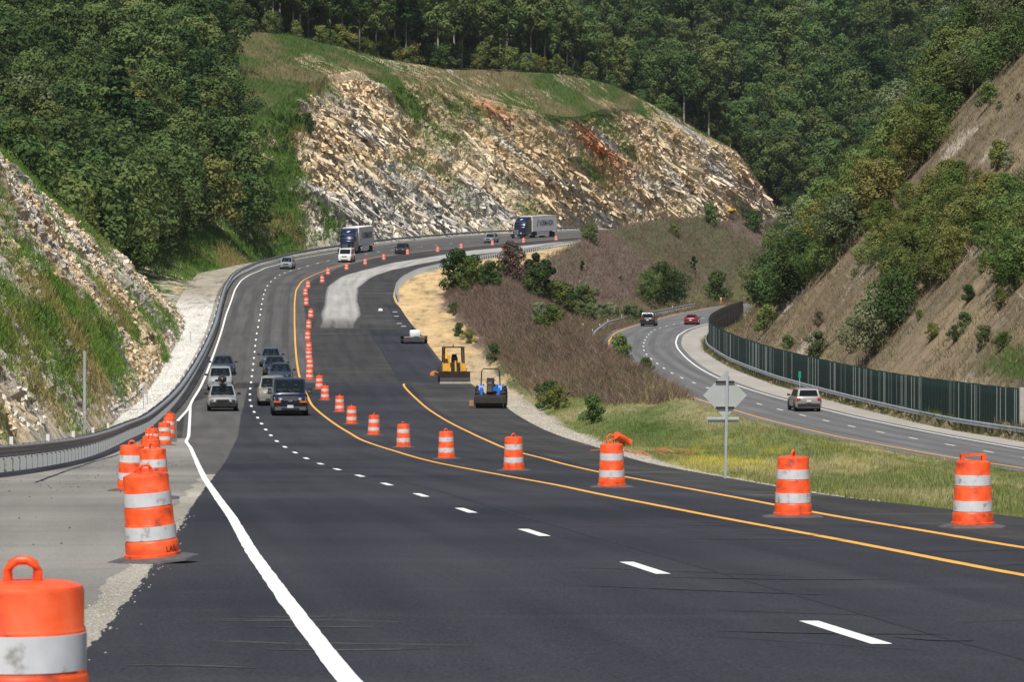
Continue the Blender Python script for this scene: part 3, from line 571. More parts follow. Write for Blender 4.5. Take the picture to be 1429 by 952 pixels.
slabs('broken_stones', 'rock_cut_ground', 4500, 90, 420, (0,.74,.67), (.40, .26, .18), 3, '', .15, .1)
slabs('slope_rocks', 'right_slope_ground', 900, 190, 560, (-.64,0,.77), (1.1, .35, .4), 5, '', .2, 9., wf=lambda b_: (b_[:,2] > .25)*1.0)
# under-road ground further out, where the pavement has ended
patch('ground_beyond_road', [7,8], [4], mat_soft, floor_col, yr_=(940, 2500))
patch('ground_beyond_other_road', [13,14], [4], mat_soft, floor_col, yr_=(690, 2500))
patch('ground_beyond_verge', [6,7], [2], mat_soft, floor_col, yr_=(40, 2500))

# ------------------------------------------------------------------ small modelling kit
class MB:
    def __init__(s): s.V = []; s.F = []; s.M = []
    def add(s, V, Fc, m=0):
        b = len(s.V); s.V += [tuple(v) for v in V]; s.F += [tuple(b+i for i in f) for f in Fc]; s.M += [m]*len(Fc); return s
    def box(s, cx, cy, cz, sx_, sy_, sz_, m=0, R=None, taper=1.0):
        V = []
        for z in (-.5, .5):
            t = taper if z > 0 else 1
            for x, y in ((-.5,-.5),(.5,-.5),(.5,.5),(-.5,.5)):
                v = Vector((x*sx_*t, y*sy_*t, z*sz_))
                if R is not None: v = R @ v
                V.append((v.x+cx, v.y+cy, v.z+cz))
        return s.add(V, [(3,2,1,0),(4,5,6,7),(0,1,5,4),(1,2,6,5),(2,3,7,6),(3,0,4,7)], m)
    def loft(s, rings, m=0, caps=True, closed=True):
        n = len(rings[0]); V = [p for r in rings for p in r]; Fc = []
        for i in range(len(rings)-1):
            for j in range(n if closed else n-1):
                a = i*n+j; b = i*n+(j+1) % n; Fc.append((a, b, b+n, a+n))
        if caps: Fc += [tuple(range(n-1, -1, -1)), tuple(range((len(rings)-1)*n, len(rings)*n))]
        return s.add(V, Fc, m)
    def tube(s, pts, rs, n=8, m=0, caps=True):
        if not isinstance(rs, (list, tuple)): rs = [rs]*len(pts)
        P = [Vector(p) for p in pts]; rings = []
        for i, p in enumerate(P):
            t = (P[min(i+1, len(P)-1)]-P[max(i-1, 0)]).normalized()
            u = t.cross(Vector((0,0,1)) if abs(t.z) < .95 else Vector((0,1,0))).normalized(); w = t.cross(u)
            rings.append([tuple(p+(u*math.cos(2*math.pi*k/n)+w*math.sin(2*math.pi*k/n))*rs[i]) for k in range(n)])
        return s.loft(rings, m, caps)
    def lathe(s, prof, n=24, m=0, axis='z', c=(0,0,0)):
        rings = []
        for r, h in prof:
            ring = []
            for k in range(n):
                a = 2*math.pi*k/n; x, y = r*math.cos(a), r*math.sin(a)
                ring.append((c[0]+x, c[1]+y, c[2]+h) if axis == 'z' else ((c[0]+h, c[1]+x, c[2]+y) if axis == 'x' else (c[0]+x, c[1]+h, c[2]+y)))
            rings.append(ring)
        return s.loft(rings, m)
    def build(s, name, mats, parent=None, smooth=None, loc=None):
        mats = mats if isinstance(mats, (list, tuple)) else [mats]
        o = mesh_obj(name, s.V, s.F, mats, parent, fm=s.M, loc=loc)
        if smooth is not None:
            me = o.data; me.polygons.foreach_set('use_smooth', np.ones(len(me.polygons), bool)); me.set_sharp_from_angle(angle=math.radians(smooth))
        return o
def dup(root, loc=None, rz=None, label=None, group=None, sc=None, rot=None):
    r = root.copy(); COL.objects.link(r)
    if loc is not None: r.location = loc
    if rz is not None: r.rotation_euler = (r.rotation_euler[0], r.rotation_euler[1], rz)
    if rot is not None: r.rotation_euler = rot
    if sc is not None: r.scale = (sc,)*3 if not isinstance(sc, tuple) else sc
    if label: r['label'] = label
    if group: r['group'] = group
    for ch in KIDS.get(root.name, []) or [c for c in root.children]:
        c = ch.copy(); COL.objects.link(c); c.parent = r
        for g in [c2 for c2 in ch.children]:
            d2 = g.copy(); COL.objects.link(d2); d2.parent = c
    return r
KIDS = {}
def slope_of(L, y): return (float(at(L, y+3))-float(at(L, y-3)))/6.0
ORD = ['first','second','third','fourth','fifth','sixth','seventh','eighth','ninth','tenth','eleventh','twelfth','thirteenth','fourteenth']

M_galv = plain('galvanised_steel', (.46,.50,.53), .5, .45, .15, 2.0)
M_galv2 = plain('weathered_beam_steel', (.27,.26,.26), .5, .5, .2, 3.0)
M_refl = plain('white_plastic', (.75,.75,.73), .5)
M_black = plain('black_rubber', (.022,.022,.023), .75, var=.3)
M_base = plain('grey_rubber_base', (.075,.075,.08), .7, var=.3, scale=8)
M_dk = plain('dark_metal', (.03,.03,.033), .5, .3)
M_conc2 = plain('pale_concrete', (.38,.37,.35), .85)

# ------------------------------------------------------------------ guardrails
def guardrail(L, y0, y1, side, label, zf=zm, off=0., back=False, refl=0, beam=M_galv2, spacing=1.905, post_m=M_galv, lift=0.0):
    """side=+1: the traffic face looks towards +X"""
    ys = np.arange(y0, y1, spacing); x0 = float(at(L, y0))+off; z0 = float(zf(y0))
    root = empty('guardrail', (x0, y0, z0), 0, label, 'guardrail')
    def P(y, dx, dz): return (float(at(L, y))+off+dx-x0, y-y0, float(zf(y))+dz-z0)
    prof = [(.02,.46),(.085,.49),(.085,.54),(.03,.575),(.02,.61),(.03,.645),(.085,.68),(.085,.73),(.02,.765),(.0,.75),(.045,.68),(.0,.64),(-.01,.61),(0,.575),(.045,.54),(.0,.47)]
    yy = np.arange(y0-.4, y1, 1.905)
    def beam_obj(sg, o2):
        mb = MB(); mb.loft([[P(y, sg*a+o2, b+lift) for a, b in prof] for y in yy]); return mb
    beam_obj(side, side*.12).build('beam', beam, root, 40)
    if back: beam_obj(-side, -side*.20).build('beam', beam, root, 40)
    pm = MB(); pm.box(0, 0, .33, .15, .10, .78); pm.box(side*.09, 0, .60, .10, .15, .34)
    first = None
    for i, y in enumerate(ys[:99]):
        p = P(y, -side*.03, lift)
        if first is None: first = pm.build('post', post_m, root); first.location = p
        else:
            c = first.copy(); COL.objects.link(c); c.parent = root; c.location = p
    if len(ys) > 99:
        mb = MB()
        for y in ys[99:]:
            p = P(y, -side*.03, lift); mb.box(p[0], p[1], p[2]+.33, .15, .10, .78)
        tag(mb.build('post', post_m, root), kind='stuff')
    if refl:
        rr = None
        for y in np.arange(y0+3, min(y1, y0+refl*28), refl):
            p = P(y, -side*.22, .76+lift)
            if rr is None: rr = MB().box(0, 0, .09, .10, .02, .22).build('reflector', M_refl, root); rr.location = p
            else:
                c = rr.copy(); COL.objects.link(c); c.parent = root; c.location = p
    return root
guardrail(L_rail, 75, 830, 1, 'long double faced steel guardrail along the outer edge of the road below the rock cuts', back=True, refl=13)
guardrail(L_PR, 436, 705, -1, 'shiny new steel guardrail on the inner road edge above the straw covered verge', off=.4, beam=M_galv)
L_rrl = line([(825.6,486),(828.5,471),(847.6,456.5),(883,444.7),(916,440.6),(961,431.5),(996,425),(1038,419.6)], inv=yr, sm=4, pre=[(0,30),(300,15)], post=[(660,44),(760,84)])
guardrail(L_rrl, 436, 618, 1, 'steel guardrail left of the lower road, in front of the big dark tree', zf=zr, beam=M_galv, refl=26)
guardrail(L_RR, 150, float(yr(450)), -1, 'steel guardrail on dark posts along the foot of the dark green corrugated wall', zf=zr, off=.55, beam=M_galv, post_m=M_dk)

# ------------------------------------------------------------------ corrugated wall
m_, nt, b = new_mat('dark_green_sheet'); g = N(nt, 'ShaderNodeNewGeometry'); no = N(nt, 'ShaderNodeTexNoise'); no.inputs['Scale'].default_value = .7; nt.links.new(g.outputs['Position'], no.inputs['Vector'])
r = ramp(nt, [(.3, (.006,.024,.021)), (.7, (.010,.038,.034))]); nt.links.new(no.outputs['Fac'], r.inputs['Fac']); nt.links.new(r.outputs['Color'], b.inputs['Base Color']); b.inputs['Roughness'].default_value = .5
M_green = m_
yw = np.arange(150, 300, .5); uw = U0+F*at(L_wall, yw)/yw; ys0 = float(np.interp(-1424, -uw, yw))
def path_pts(L, zf, y0, y1, step):
    Y = np.arange(y0, y1, .25); X = at(L, Y); s = np.concatenate([[0], np.cumsum(np.hypot(np.diff(X), np.diff(Y)))])
    q = np.arange(0, s[-1], step); return np.interp(q, s, X), np.interp(q, s, Y)
wx, wy = path_pts(L_wall, zr, ys0, float(yr(449.5)), .11)
x0, y0, z0 = wx[0], wy[0], float(zr(wy[0]))
tx = np.gradient(wx); ty = np.gradient(wy); ln = np.hypot(tx, ty); nx, ny = -ty/ln, tx/ln
ph = np.arange(len(wx)) % 5; dd = np.where(ph < 1, .17, .0)
zz = zr(wy)-z0
h = 2.92+.008*np.round(np.sin(np.floor(np.arange(len(wx))/18)*2.1)*2)
A = np.stack([wx-x0+nx*dd, wy-y0+ny*dd, zz-.1], 1); B = A.copy(); B[:, 2] = zz+h
V = np.stack([A, B], 1).reshape(-1, 3)
V2 = V.copy(); V2[:, 0] += np.repeat(-nx*.02, 2); V2[:, 1] += np.repeat(-ny*.02, 2)
fc = gridfaces(len(wx), 2); n0 = len(V)
top = np.array([(2*i+1, 2*i+3, n0+2*i+3, n0+2*i+1) for i in range(len(wx)-1)])
wall = empty('barrier_wall', (x0, y0, z0), 0, 'tall dark green corrugated sheet wall curving along the foot of the right hillside', 'wall')
mesh_obj('corrugated_sheet', np.concatenate([V, V2]), np.concatenate([fc, fc+n0, top]), M_green, wall)
mb = MB(); mb.box(.12, -.35, 1.4, .45, .45, 3.2); mb.build('end_pillar', M_conc2, wall)
mb = MB(); fr_ = random.Random(2)
for i in range(2, len(wx)-1, 5):
    a = math.atan2(-tx[i], ty[i]); mb.box(wx[i]-x0+nx[i]*.20, wy[i]-y0+ny[i]*.20, zz[i]+float(h[i])/2-.05, .05, .05, float(h[i])+.02, fr_.choice([0,0,0,1,0,0,2]), Matrix.Rotation(a, 3, 'Z'))
tag(mb.build('rib', [plain('rib_dark', (.012,.028,.025), .5), plain('rib_grey', (.08,.11,.105), .5), plain('rib_pale', (.20,.23,.22), .5)], wall), kind='stuff')
mb = MB(); ii = range(0, len(wx), 16)
for i in ii: mb.box(A[i][0]-nx[i]*.14, A[i][1]-ny[i]*.14, A[i][2]+1.2, .1, .1, 2.4)
tag(mb.build('support_post', M_dk, wall), kind='stuff')

# ------------------------------------------------------------------ traffic barrels
m_, nt, b = new_mat('orange_barrel_plastic'); tc = N(nt, 'ShaderNodeTexCoord'); no = N(nt, 'ShaderNodeTexNoise'); no.inputs['Scale'].default_value = 7; no.inputs['Detail'].default_value = 6; oi_ = N(nt, 'ShaderNodeObjectInfo'); va_ = N(nt, 'ShaderNodeVectorMath', operation='MULTIPLY_ADD'); nt.links.new(oi_.outputs['Random'], va_.inputs[0]); va_.inputs[1].default_value = (37,19,53); nt.links.new(tc.outputs['Object'], va_.inputs[2]); nt.links.new(va_.outputs[0], no.inputs['Vector'])
r = ramp(nt, [(.30, (.34,.055,.025)), (.42, (.76,.082,.02)), (.55, (.88,.105,.022)), (.75, (.92,.16,.06))]); nt.links.new(no.outputs['Fac'], r.inputs['Fac']); nt.links.new(r.outputs['Color'], b.inputs['Base Color']); b.inputs['Roughness'].default_value = .42
b.inputs['Subsurface Weight'].default_value = 0
M_or = m_
m_, nt, b = new_mat('white_reflective_sheet'); tc = N(nt, 'ShaderNodeTexCoord'); no = N(nt, 'ShaderNodeTexNoise'); no.inputs['Scale'].default_value = 9; no.inputs['Detail'].default_value = 8; oi_ = N(nt, 'ShaderNodeObjectInfo'); va_ = N(nt, 'ShaderNodeVectorMath', operation='MULTIPLY_ADD'); nt.links.new(oi_.outputs['Random'], va_.inputs[0]); va_.inputs[1].default_value = (37,19,53); nt.links.new(tc.outputs['Object'], va_.inputs[2]); nt.links.new(va_.outputs[0], no.inputs['Vector'])
r = ramp(nt, [(.29, (.30,.29,.28)), (.41, (.64,.65,.67)), (.8, (.76,.77,.79))]); nt.links.new(no.outputs['Fac'], r.inputs['Fac']); nt.links.new(r.outputs['Color'], b.inputs['Base Color']); b.inputs['Roughness'].default_value = .35
M_wh = m_
def make_barrel(loc, label, group, square=False):
    root = empty('traffic_barrel', loc, 0, label, 'traffic barrel', group)
    # tapered body, wider steps towards the bottom; (radius, height)
    mb = MB(); mb.lathe([(.06,.945),(.19,.94),(.236,.925),(.244,.905),(.244,.765),(.250,.755),(.252,.745),(.252,.585),(.258,.575),(.262,.565),(.262,.405),(.268,.395),(.272,.385),(.272,.225),(.278,.215),(.284,.205),(.286,.085),(.305,.08),(.308,.035),(.30,.03)][::-1], 40, 0)
    mb.build('barrel_body', M_or, root, 50)
    for z0_, r0_ in ((.595, .2545), (.235, .2745)):
        mb = MB(); mb.lathe([(r0_-.01, z0_-.002),(r0_, z0_),(r0_, z0_+.145),(r0_-.01, z0_+.147)], 40); mb.build('reflective_band', M_wh, root, 50)
    mb = MB()
    if square:
        mb.box(-.15, 0, .975, .05, .10, .07); mb.box(.15, 0, .975, .05, .10, .07); mb.box(0, 0, 1.02, .36, .10, .03)
    else:
        mb.tube([(-.058,0,.93),(-.060,0,.985),(-.045,0,1.012),(-.02,0,1.026),(.02,0,1.026),(.045,0,1.012),(.060,0,.985),(.058,0,.93)], .019, 12)
    mb.build('handle', M_or, root, 60)
    mb = MB(); mb.lathe([(.50,.0),(.49,.022),(.33,.05),(.30,.05)], 8); mb.build('rubber_base', M_base, root)
    return root
GR = 'orange and white barrels along the yellow line'; GL_ = 'orange and white barrels along the left shoulder'
right_px = [(1358,737),(1107,723),(854,681),(717,657.5),(623,641),(563,625),(521.5,608),(490.5,592.5),(474,575.5),(453.5,559),(445.5,543.5),(432,530.5),(432.5,516),(431,503),(431,492.5),(429.5,475.5),(431,459.5),(433.7,444),(427.4,426.5),(426.3,413),(430,402.6),(449.7,395),(457.9,383.8),(483.7,377),(509.7,369.8),(535.6,363),(568.8,355.8),(610.8,352),(643.6,347.4),(687.3,342.6),(730.7,339),(776,336)]
lab = ['orange and white barrel with a flat slotted handle, the farthest right one beside the grass', 'orange and white barrel between the yellow lines, second from the right edge, scuffed lower band', 'orange and white barrel between the yellow lines, just in front of the crushed orange barrel']
lab += ['orange and white barrel between the two yellow lines, %s from the right in the row' % ORD[i] for i in range(3, 11)]
B0 = None
for i, (u, v) in enumerate(right_px):
    p = PM(u, v); l = lab[i] if i < 11 else ('orange and white barrel in the tight straight row beside the yellow line beyond the van' if v > 400 else 'small distant orange and white barrel on the far bend of the yellow line')
    gr = GR if i < 11 else ('barrels in the straight row' if v > 400 else 'barrels on the far bend')
    if i == 0: make_barrel(p, l, gr, True).rotation_euler = (0, 0, .1)
    elif i == 1: B0 = make_barrel(p, l, gr); B0.rotation_euler = (0, 0, 1.2)
    else:
        dup(B0, p, rz=random.choice([0,.4,.9,1.3]), label=l, group=gr, rot=(random.uniform(-.02,.02), random.uniform(-.02,.02), random.choice([.2,.6,1.2,1.4])))
left_px = [(31,None),(213,786.5,'tilted'),(215,697),(183,686),(210,666),(210,654),(212,634),(229,622),(235,612),(237,605)]
lab = ['orange and white barrel cut off by the lower left corner, nearest of all', 'leaning orange and white barrel with black lettering near its bottom, on the crumbled pavement edge',
       'orange and white barrel straight behind the leaning lettered barrel', 'orange and white barrel nearest the guardrail, leftmost of the cluster behind the leaning barrel']
lab += ['orange and white barrel on the left shoulder, %s nearest in the cluster towards the guardrail' % ORD[i] for i in range(4, 10)]
for i, q in enumerate(left_px):
    if i == 0: p = ((31-U0)*15.4/F, 15.4, float(zm(15.4)))
    else: p = PM(q[0], q[1])
    rot = (0, 0, .05) if i == 0 else ((.03, -.085, .1) if i == 1 else (random.uniform(-.03,.03), random.uniform(-.03,.03), random.uniform(-.5,.5)))
    o = dup(B0, p, label=lab[i], group=GL_, rot=rot)
    if i == 1:
        o.location.z += .03
        cu = bpy.data.curves.new('lettering', 'FONT'); cu.body = 'LAB'; cu.size = .085; cu.extrude = 0; to = bpy.data.objects.new('t', cu); COL.objects.link(to)
        bpy.context.view_layer.update()
        me = bpy.data.meshes.new_from_object(to.evaluated_get(bpy.context.evaluated_depsgraph_get())); bpy.data.objects.remove(to)
        me.name = 'lettering'; R_ = .2885
        for vv in me.vertices:
            a = (vv.co.x*1.0+.185)/R_; z = vv.co.y+.10; vv.co = (R_*math.sin(a+.0), -R_*math.cos(a), z)
        me.materials.clear(); me.materials.append(M_black); lo = bpy.data.objects.new('lettering', me); COL.objects.link(lo); lo.parent = o; lo.rotation_euler = (0, 0, -.1)
# two barrels standing together by the inner guardrail of the far bend
for u, l in ((703.2, 'distant barrel beside the inner guardrail, left one of a pair'), (709.4, 'distant barrel beside the inner guardrail, right one of a pair')):
    dup(B0, PM(u, 350.6), label=l, group='pair of barrels by the inner guardrail', rot=(0,0,.3))

# crushed orange barrel and mesh lying in the grass
def gp(u, v, y0=60): return hit(u, v, y0)
x, y, z = gp(868, 624)
root = empty('crushed_barrel', (x, y, z+.1), .4, 'crushed orange barrel lying in the grass behind the third barrel', 'traffic barrel')
mb = MB(); mb.lathe([(.05,-.35),(.24,-.34),(.27,0),(.22,.2),(.29,.36),(.05,.38)], 14, axis='x'); o = mb.build('barrel_body', M_or, root, 50); o.scale = (1,1,.7); o.location = (0,0,.22); o.rotation_euler = (0,.5,.2)
mb = MB(); mb.tube([(-.75,0,.05),(-.72,0,.3),(-.55,.05,.42),(-.35,.05,.38),(-.28,0,.1)], .035, 8); mb.build('handle', M_or, root, 50)
x, y, z = gp(893, 637)
mb = MB()
for k in range(26): mb.box(random.uniform(-1.9,1.9), random.uniform(-1.,1.), random.uniform(.05,.25), .5, .03, .035, 0, Euler((random.uniform(-.3,.3), random.uniform(-.4,.4), random.uniform(-.5,.5))).to_matrix())
tag(mb.build('safety_netting', plain('faded_orange', (.48,.17,.10), .7), loc=(x, y, z)), 'torn orange safety netting tangled in the grass by the pavement edge', 'netting')

# ------------------------------------------------------------------ signs and posts
x, y, z = gp(1012, 661, 50); y = float(ym(668)); x = (1012-U0)*y/F; z = float(zm(y))-.1; s_ = F/y
M_sb = plain('sign_back_aluminium', (.50,.53,.52), .5, .35, .08, 2)
root = empty('road_sign', (x, y, z), 0, 'back of a grey diamond warning sign above a small plate on a steel post', 'road sign')
H_ = (661-511)/s_+.1; R2 = Matrix.Rotation(math.pi/4, 3, 'Y')
mb = MB(); mb.box(0, 0, H_/2, .06, .045, H_); o = mb.build('post', M_galv, root); o.rotation_euler = (0, .02, 0)
c = (661-545)/s_+.1
def diamond(r, w, yy):
    k = r-w
    return [(-r,yy,c-.0),(-k,yy,c-w*.0-.0)]
r_ = 31/s_
mb = MB(); ring = []
for a in range(4):
    A_ = math.pi/2*a
    for dlt in (-.09, .0, .09): ring.append(((r_*(1-.10*abs(dlt)/.09))*math.sin(A_+dlt), 0, c+(r_*1.08*(1-.10*abs(dlt)/.09))*math.cos(A_+dlt)))
mb.loft([[(px, .045, pz) for px, _, pz in ring], [(px, .052, pz) for px, _, pz in ring]]); mb.build('diamond_plate', M_sb, root)
for dz in (.33, -.30): MB().box(.0, .02, c+dz, .46, .03, .045).build('crossbar', M_dk, root)
c2 = (661-579)/s_+.1
MB().box(-.05, .045, c2, .78, .012, .13).build('small_plate', M_sb, root); MB().box(-.05, .015, c2+.01, .76, .03, .03).build('crossbar', M_galv, root)
# galvanised pole behind the left guardrail
p = PM(118, 609); s_ = F/p[1]
root = empty('steel_pole', (p[0], p[1], p[2]-.1), 0, 'tall bare galvanised pole behind the left guardrail below the rock cut', 'pole')
MB().box(0, 0, 119/s_/2, .12, .12, 119/s_+.2).build('post', M_galv, root)
for (u, vb, vt, l) in ((200,573,541,'thin grey stake leaning behind the guardrail, left one of a pair'), (205.5,566,536,'thin grey stake behind the guardrail, right one of a pair'), (266,478,462,'short thin stake alone on the pale gravel ditch')):
    p = PM(u, vb); s_ = F/p[1]; r_ = MB().box(0, 0, (vb-vt)/s_/2, .06, .06, (vb-vt)/s_+.1).build('marker_stake', M_galv, loc=p); r_.rotation_euler = (0, random.uniform(-.06,.06), 0); tag(r_, l, 'stake')
# green marker by the wall
p = PR_(1116, 556); yv = p[1]; s_ = F/yv; xw = float(at(L_RR, yv))+.35
root = empty('marker_post', ((1116-U0)*yv/F, yv, p[2]), 0, 'small green kilometre style marker on a thin post in front of the dark wall', 'marker sign')
root['label'] = 'small green vertical marker on a thin post in front of the dark green wall'
M_gs = plain('green_sign', (.0,.30,.17), .4)
MB().box(0, 0, .9, .05, .05, 1.8).build('post', M_galv, root); MB().box(0, -.03, 1.9, .20, .02, .55).build('sign_plate', M_gs, root)
# small things standing along the far shoulder
p = hit(1114, 588, 180)
for (u, v, l) in ((813,462,'orange marker stub in the grass left of the lower guardrail'), (1006,424,'orange marker post beside the round bush behind the lower guardrail')):
    x, y, z = hit(u, v, 380); s_ = F/y
    root = empty('marker_post', (x, y, z), 0, l, 'marker'); MB().box(0,0,.5,.28,.1,1.0).build('post', plain('orange_marker', (.5,.18,.07), .6), root); MB().box(0,-.06,.85,.3,.02,.14).build('reflector', M_refl, root)
x, y, z = hit(1017, 303, 640)
root = empty('yellow_machine', (x, y, z), .1, 'small far away yellow machine at the foot of the long rock cut', 'machine')
My = plain('yellow_paint_far', (.70,.42,.04), .5)
MB().box(0,0,.9,3.2,1.6,.5).box(-1.0,0,1.3,1.0,1.4,.5).build('machine_body', My, root); 
for a in (-1.1,1.1): MB().lathe([(.1,-.9),(.45,-.9),(.45,.9),(.1,.9)], 12, axis='y', c=(a,0,.45)).build('wheel', M_black, root)
# ------------------------------------------------------------------ vehicles
def paint(name, col, rough=.28, metal=.3):
    m, nt, b = new_mat(name); b.inputs['Base Color'].default_value = (*col, 1); b.inputs['Roughness'].default_value = rough; b.inputs['Metallic'].default_value = metal; b.inputs['Coat Weight'].default_value = .6; b.inputs['Coat Roughness'].default_value = .08
    tc = N(nt, 'ShaderNodeTexCoord'); no = N(nt, 'ShaderNodeTexNoise'); no.inputs['Scale'].default_value = 3; no.inputs['Detail'].default_value = 6; nt.links.new(tc.outputs['Object'], no.inputs['Vector'])
    sp = N(nt, 'ShaderNodeSeparateXYZ'); nt.links.new(tc.outputs['Object'], sp.inputs[0])
    mr = N(nt, 'ShaderNodeMapRange'); mr.inputs[1].default_value = .65; mr.inputs[2].default_value = .15; mr.inputs[3].default_value = 0; mr.inputs[4].default_value = .5; nt.links.new(sp.outputs['Z'], mr.inputs[0])
    mu = N(nt, 'ShaderNodeMath', operation='MULTIPLY'); nt.links.new(mr.outputs[0], mu.inputs[0]); nt.links.new(no.outputs['Fac'], mu.inputs[1])
    mx = N(nt, 'ShaderNodeMix', data_type='RGBA'); nt.links.new(mu.outputs[0], mx.inputs[0]); mx.inputs[6].default_value = (*col, 1); mx.inputs[7].default_value = (.16,.145,.12, 1); nt.links.new(mx.outputs[2], b.inputs['Base Color'])
    return m
m_, nt, b = new_mat('tinted_glass'); b.inputs['Base Color'].default_value = (.006,.010,.012,1); b.inputs['Roughness'].default_value = .10; b.inputs['Specular IOR Level'].default_value = .30; M_glass = m_
M_seatsh = plain('seats_behind_glass', (.035,.042,.046), .3)
M_tyre = plain('tyre_rubber', (.018,.018,.018), .85, var=.3); M_rim = plain('alloy_rim', (.42,.42,.43), .35, .8); M_trim = plain('black_trim', (.02,.02,.022), .5)
M_head = plain('headlight_lens', (.75,.76,.78), .12, .3, var=.05); M_tail = plain('taillight_lens', (.42,.015,.015), .2, var=.1); M_chrome = plain('chrome', (.62,.62,.63), .15, .95, var=.05); M_plate = plain('licence_plate_white', (.62,.63,.68), .5); M_amb = plain('amber_lens', (.65,.13,.02), .3)
def wheel(parent, x, y, r, w=.22, side=1):
    mb = MB(); mb.lathe([(r*.62,-w/2),(r*.93,-w/2),(r,-w*.36),(r,w*.36),(r*.93,w/2),(r*.62,w/2)], 24, axis='x'); t = mb.build('wheel', M_tyre, parent, 40, loc=(x, y, r))
    mb = MB(); mb.lathe([(.03,side*w*.40),(r*.22,side*w*.42),(r*.25,side*w*.3),(r*.56,side*w*.34),(r*.64,side*w*.5),(r*.64,side*w*.2)], 20, axis='x')
    for k in range(5):
        a = k*2*math.pi/5; mb.box(side*w*.40, math.cos(a)*r*.38, math.sin(a)*r*.38, .03, .07, r*.5, 0, Matrix.Rotation(-a+math.pi/2, 3, 'X'))
    mb.build('rim', M_rim, t, 40)
    return t
def car(name, label, cat, loc, rz, col, L=4.5, W=1.78, H=1.45, belt=.9, hood=.78, clr=.2, wb=None, ws=(-1.15,-.35), rt=1.1, rb=1.75, wr=.32, tumb=.70, nose=.12, grille='dark', group=None, metal=.3, deck=None, trim=None, rack=False, lamps='wide', plate=False, dark_low=False):
    """front at -Y; ws=(windscreen foot, windscreen top), rt/rb = rear end of the roof / foot of the rear window"""
    root = empty(name, loc, rz, label, cat, group)
    pm = paint(name+'_paint', col, metal=metal); hw = W/2; f = -L/2; e = L/2; deck = belt if deck is None else deck
    def sec(y, w, zb, zt, cr=.03):
        a = [(w*.86, zb), (w*.97, zb+.10), (w, zb+.28), (w*1.0, (zb+zt)/2+.08), (w*.975, zt-.12), (w*.90, zt-.02)]
        return [(x, y, z) for x, z in a]+[(w*.45, y, zt+cr), (-w*.45, y, zt+cr)]+[(-x, y, z) for x, z in a[::-1]]
    low = [sec(f, hw*.80, clr+.14, hood-.20, .0), sec(f+.06, hw*.90, clr+.04, hood-.09), sec(f+nose+.12, hw*.97, clr, hood-.03), sec(f+.6, hw, clr, hood+.02, .05), sec(ws[0]-.05, hw, clr, belt-.03, .04), sec(ws[0]+.5, hw, clr, belt, .0),
           sec(rb-.3, hw, clr, belt, 0), sec(rb+.02, hw, clr, (belt+deck)/2, .02), sec(max(rb+.04, e-.25), hw*.985, clr+.02, deck-.02, .02), sec(e-.06, hw*.93, clr+.08, deck-.06), sec(e, hw*.86, clr+.16, deck-.14, 0)]
    mb = MB(); mb.loft(low)
    # cabin
    hb, ht = hw*.89, hw*tumb; z0_, z1_ = belt-.04, H
    def ring(z, y0_, y1_, w): return [(-w, y0_, z), (w, y0_, z), (w, y1_, z), (-w, y1_, z)]
    cr = [ring(z0_, ws[0], rb, hb), ring(z1_-.10, ws[1]-.06, rt+.06, ht*1.03), ring(z1_-.045, ws[1]+.03, rt, ht*.97), ring(z1_-.01, ws[1]+.16, rt-.08, ht*.84), ring(z1_+.015, ws[1]+.42, rt-.3, ht*.5)]
    mb.loft(cr)
    mb.build('body', pm, root, 35)
    # glass a few millimetres proud of the cabin
    def lerp(a, b_, t): return tuple(a[i]+(b_[i]-a[i])*t for i in range(3))
    def panel(nm, A0, B0_, C0, D0, ins, off, mat=M_glass):
        # quad A(bottom) B(bottom) C(top) D(top), inset by fractions
        q = [lerp(lerp(A0,B0_,a), lerp(D0,C0,a), t) for a, t in ((ins[0],ins[2]),(1-ins[1],ins[2]),(1-ins[1],1-ins[3]),(ins[0],1-ins[3]))]
        o_ = Vector(off); V = [tuple(Vector(p)+o_) for p in q]+[tuple(Vector(p)-o_*1.5) for p in q]
        m2 = MB(); m2.add(V, [(0,1,2,3),(7,6,5,4),(0,4,5,1),(1,5,6,2),(2,6,7,3),(3,7,4,0)]); return m2.build(nm, mat, root)
    c0, c1 = cr[0], cr[1]
    panel('windshield', c0[0], c0[1], c1[1], c1[0], (.05,.05,.06,.03), (0,-.008,.006))
    wq = [lerp(c0[0], c0[1], .16), lerp(c0[0], c0[1], .84)]; mw = MB()
    for sg_ in (0, 1):
        a_ = lerp(c0[0], c0[1], .30+.32*sg_); b_ = lerp(lerp(c0[0], c0[1], .12+.34*sg_), lerp(c1[0], c1[1], .12+.34*sg_), .30)
        mw.tube([(a_[0], a_[1]-.03, a_[2]+.04), (b_[0], b_[1]-.03, b_[2]+.02)], .012, 4)
    mw.build('wiper', M_trim, root)
    hd = MB()
    for fx in (.30, .70):
        q = lerp(lerp(c0[0], c0[1], fx), lerp(c1[0], c1[1], fx), .62); hd.box(q[0], q[1]-.012, q[2], W*.085, .008, .15)
        q = lerp(lerp(c0[0], c0[1], fx), lerp(c1[0], c1[1], fx), .28); hd.box(q[0], q[1]-.012, q[2], W*.19, .008, .12)
    q = lerp(lerp(c0[0], c0[1], .5), lerp(c1[0], c1[1], .5), .86); hd.box(q[0], q[1]-.014, q[2], .2, .008, .05)
    hd.build('cabin_seats', M_seatsh, root)
    panel('rear_window', c0[3], c0[2], c1[2], c1[3], (.08,.08,.16,.08), (0,.008,.004))
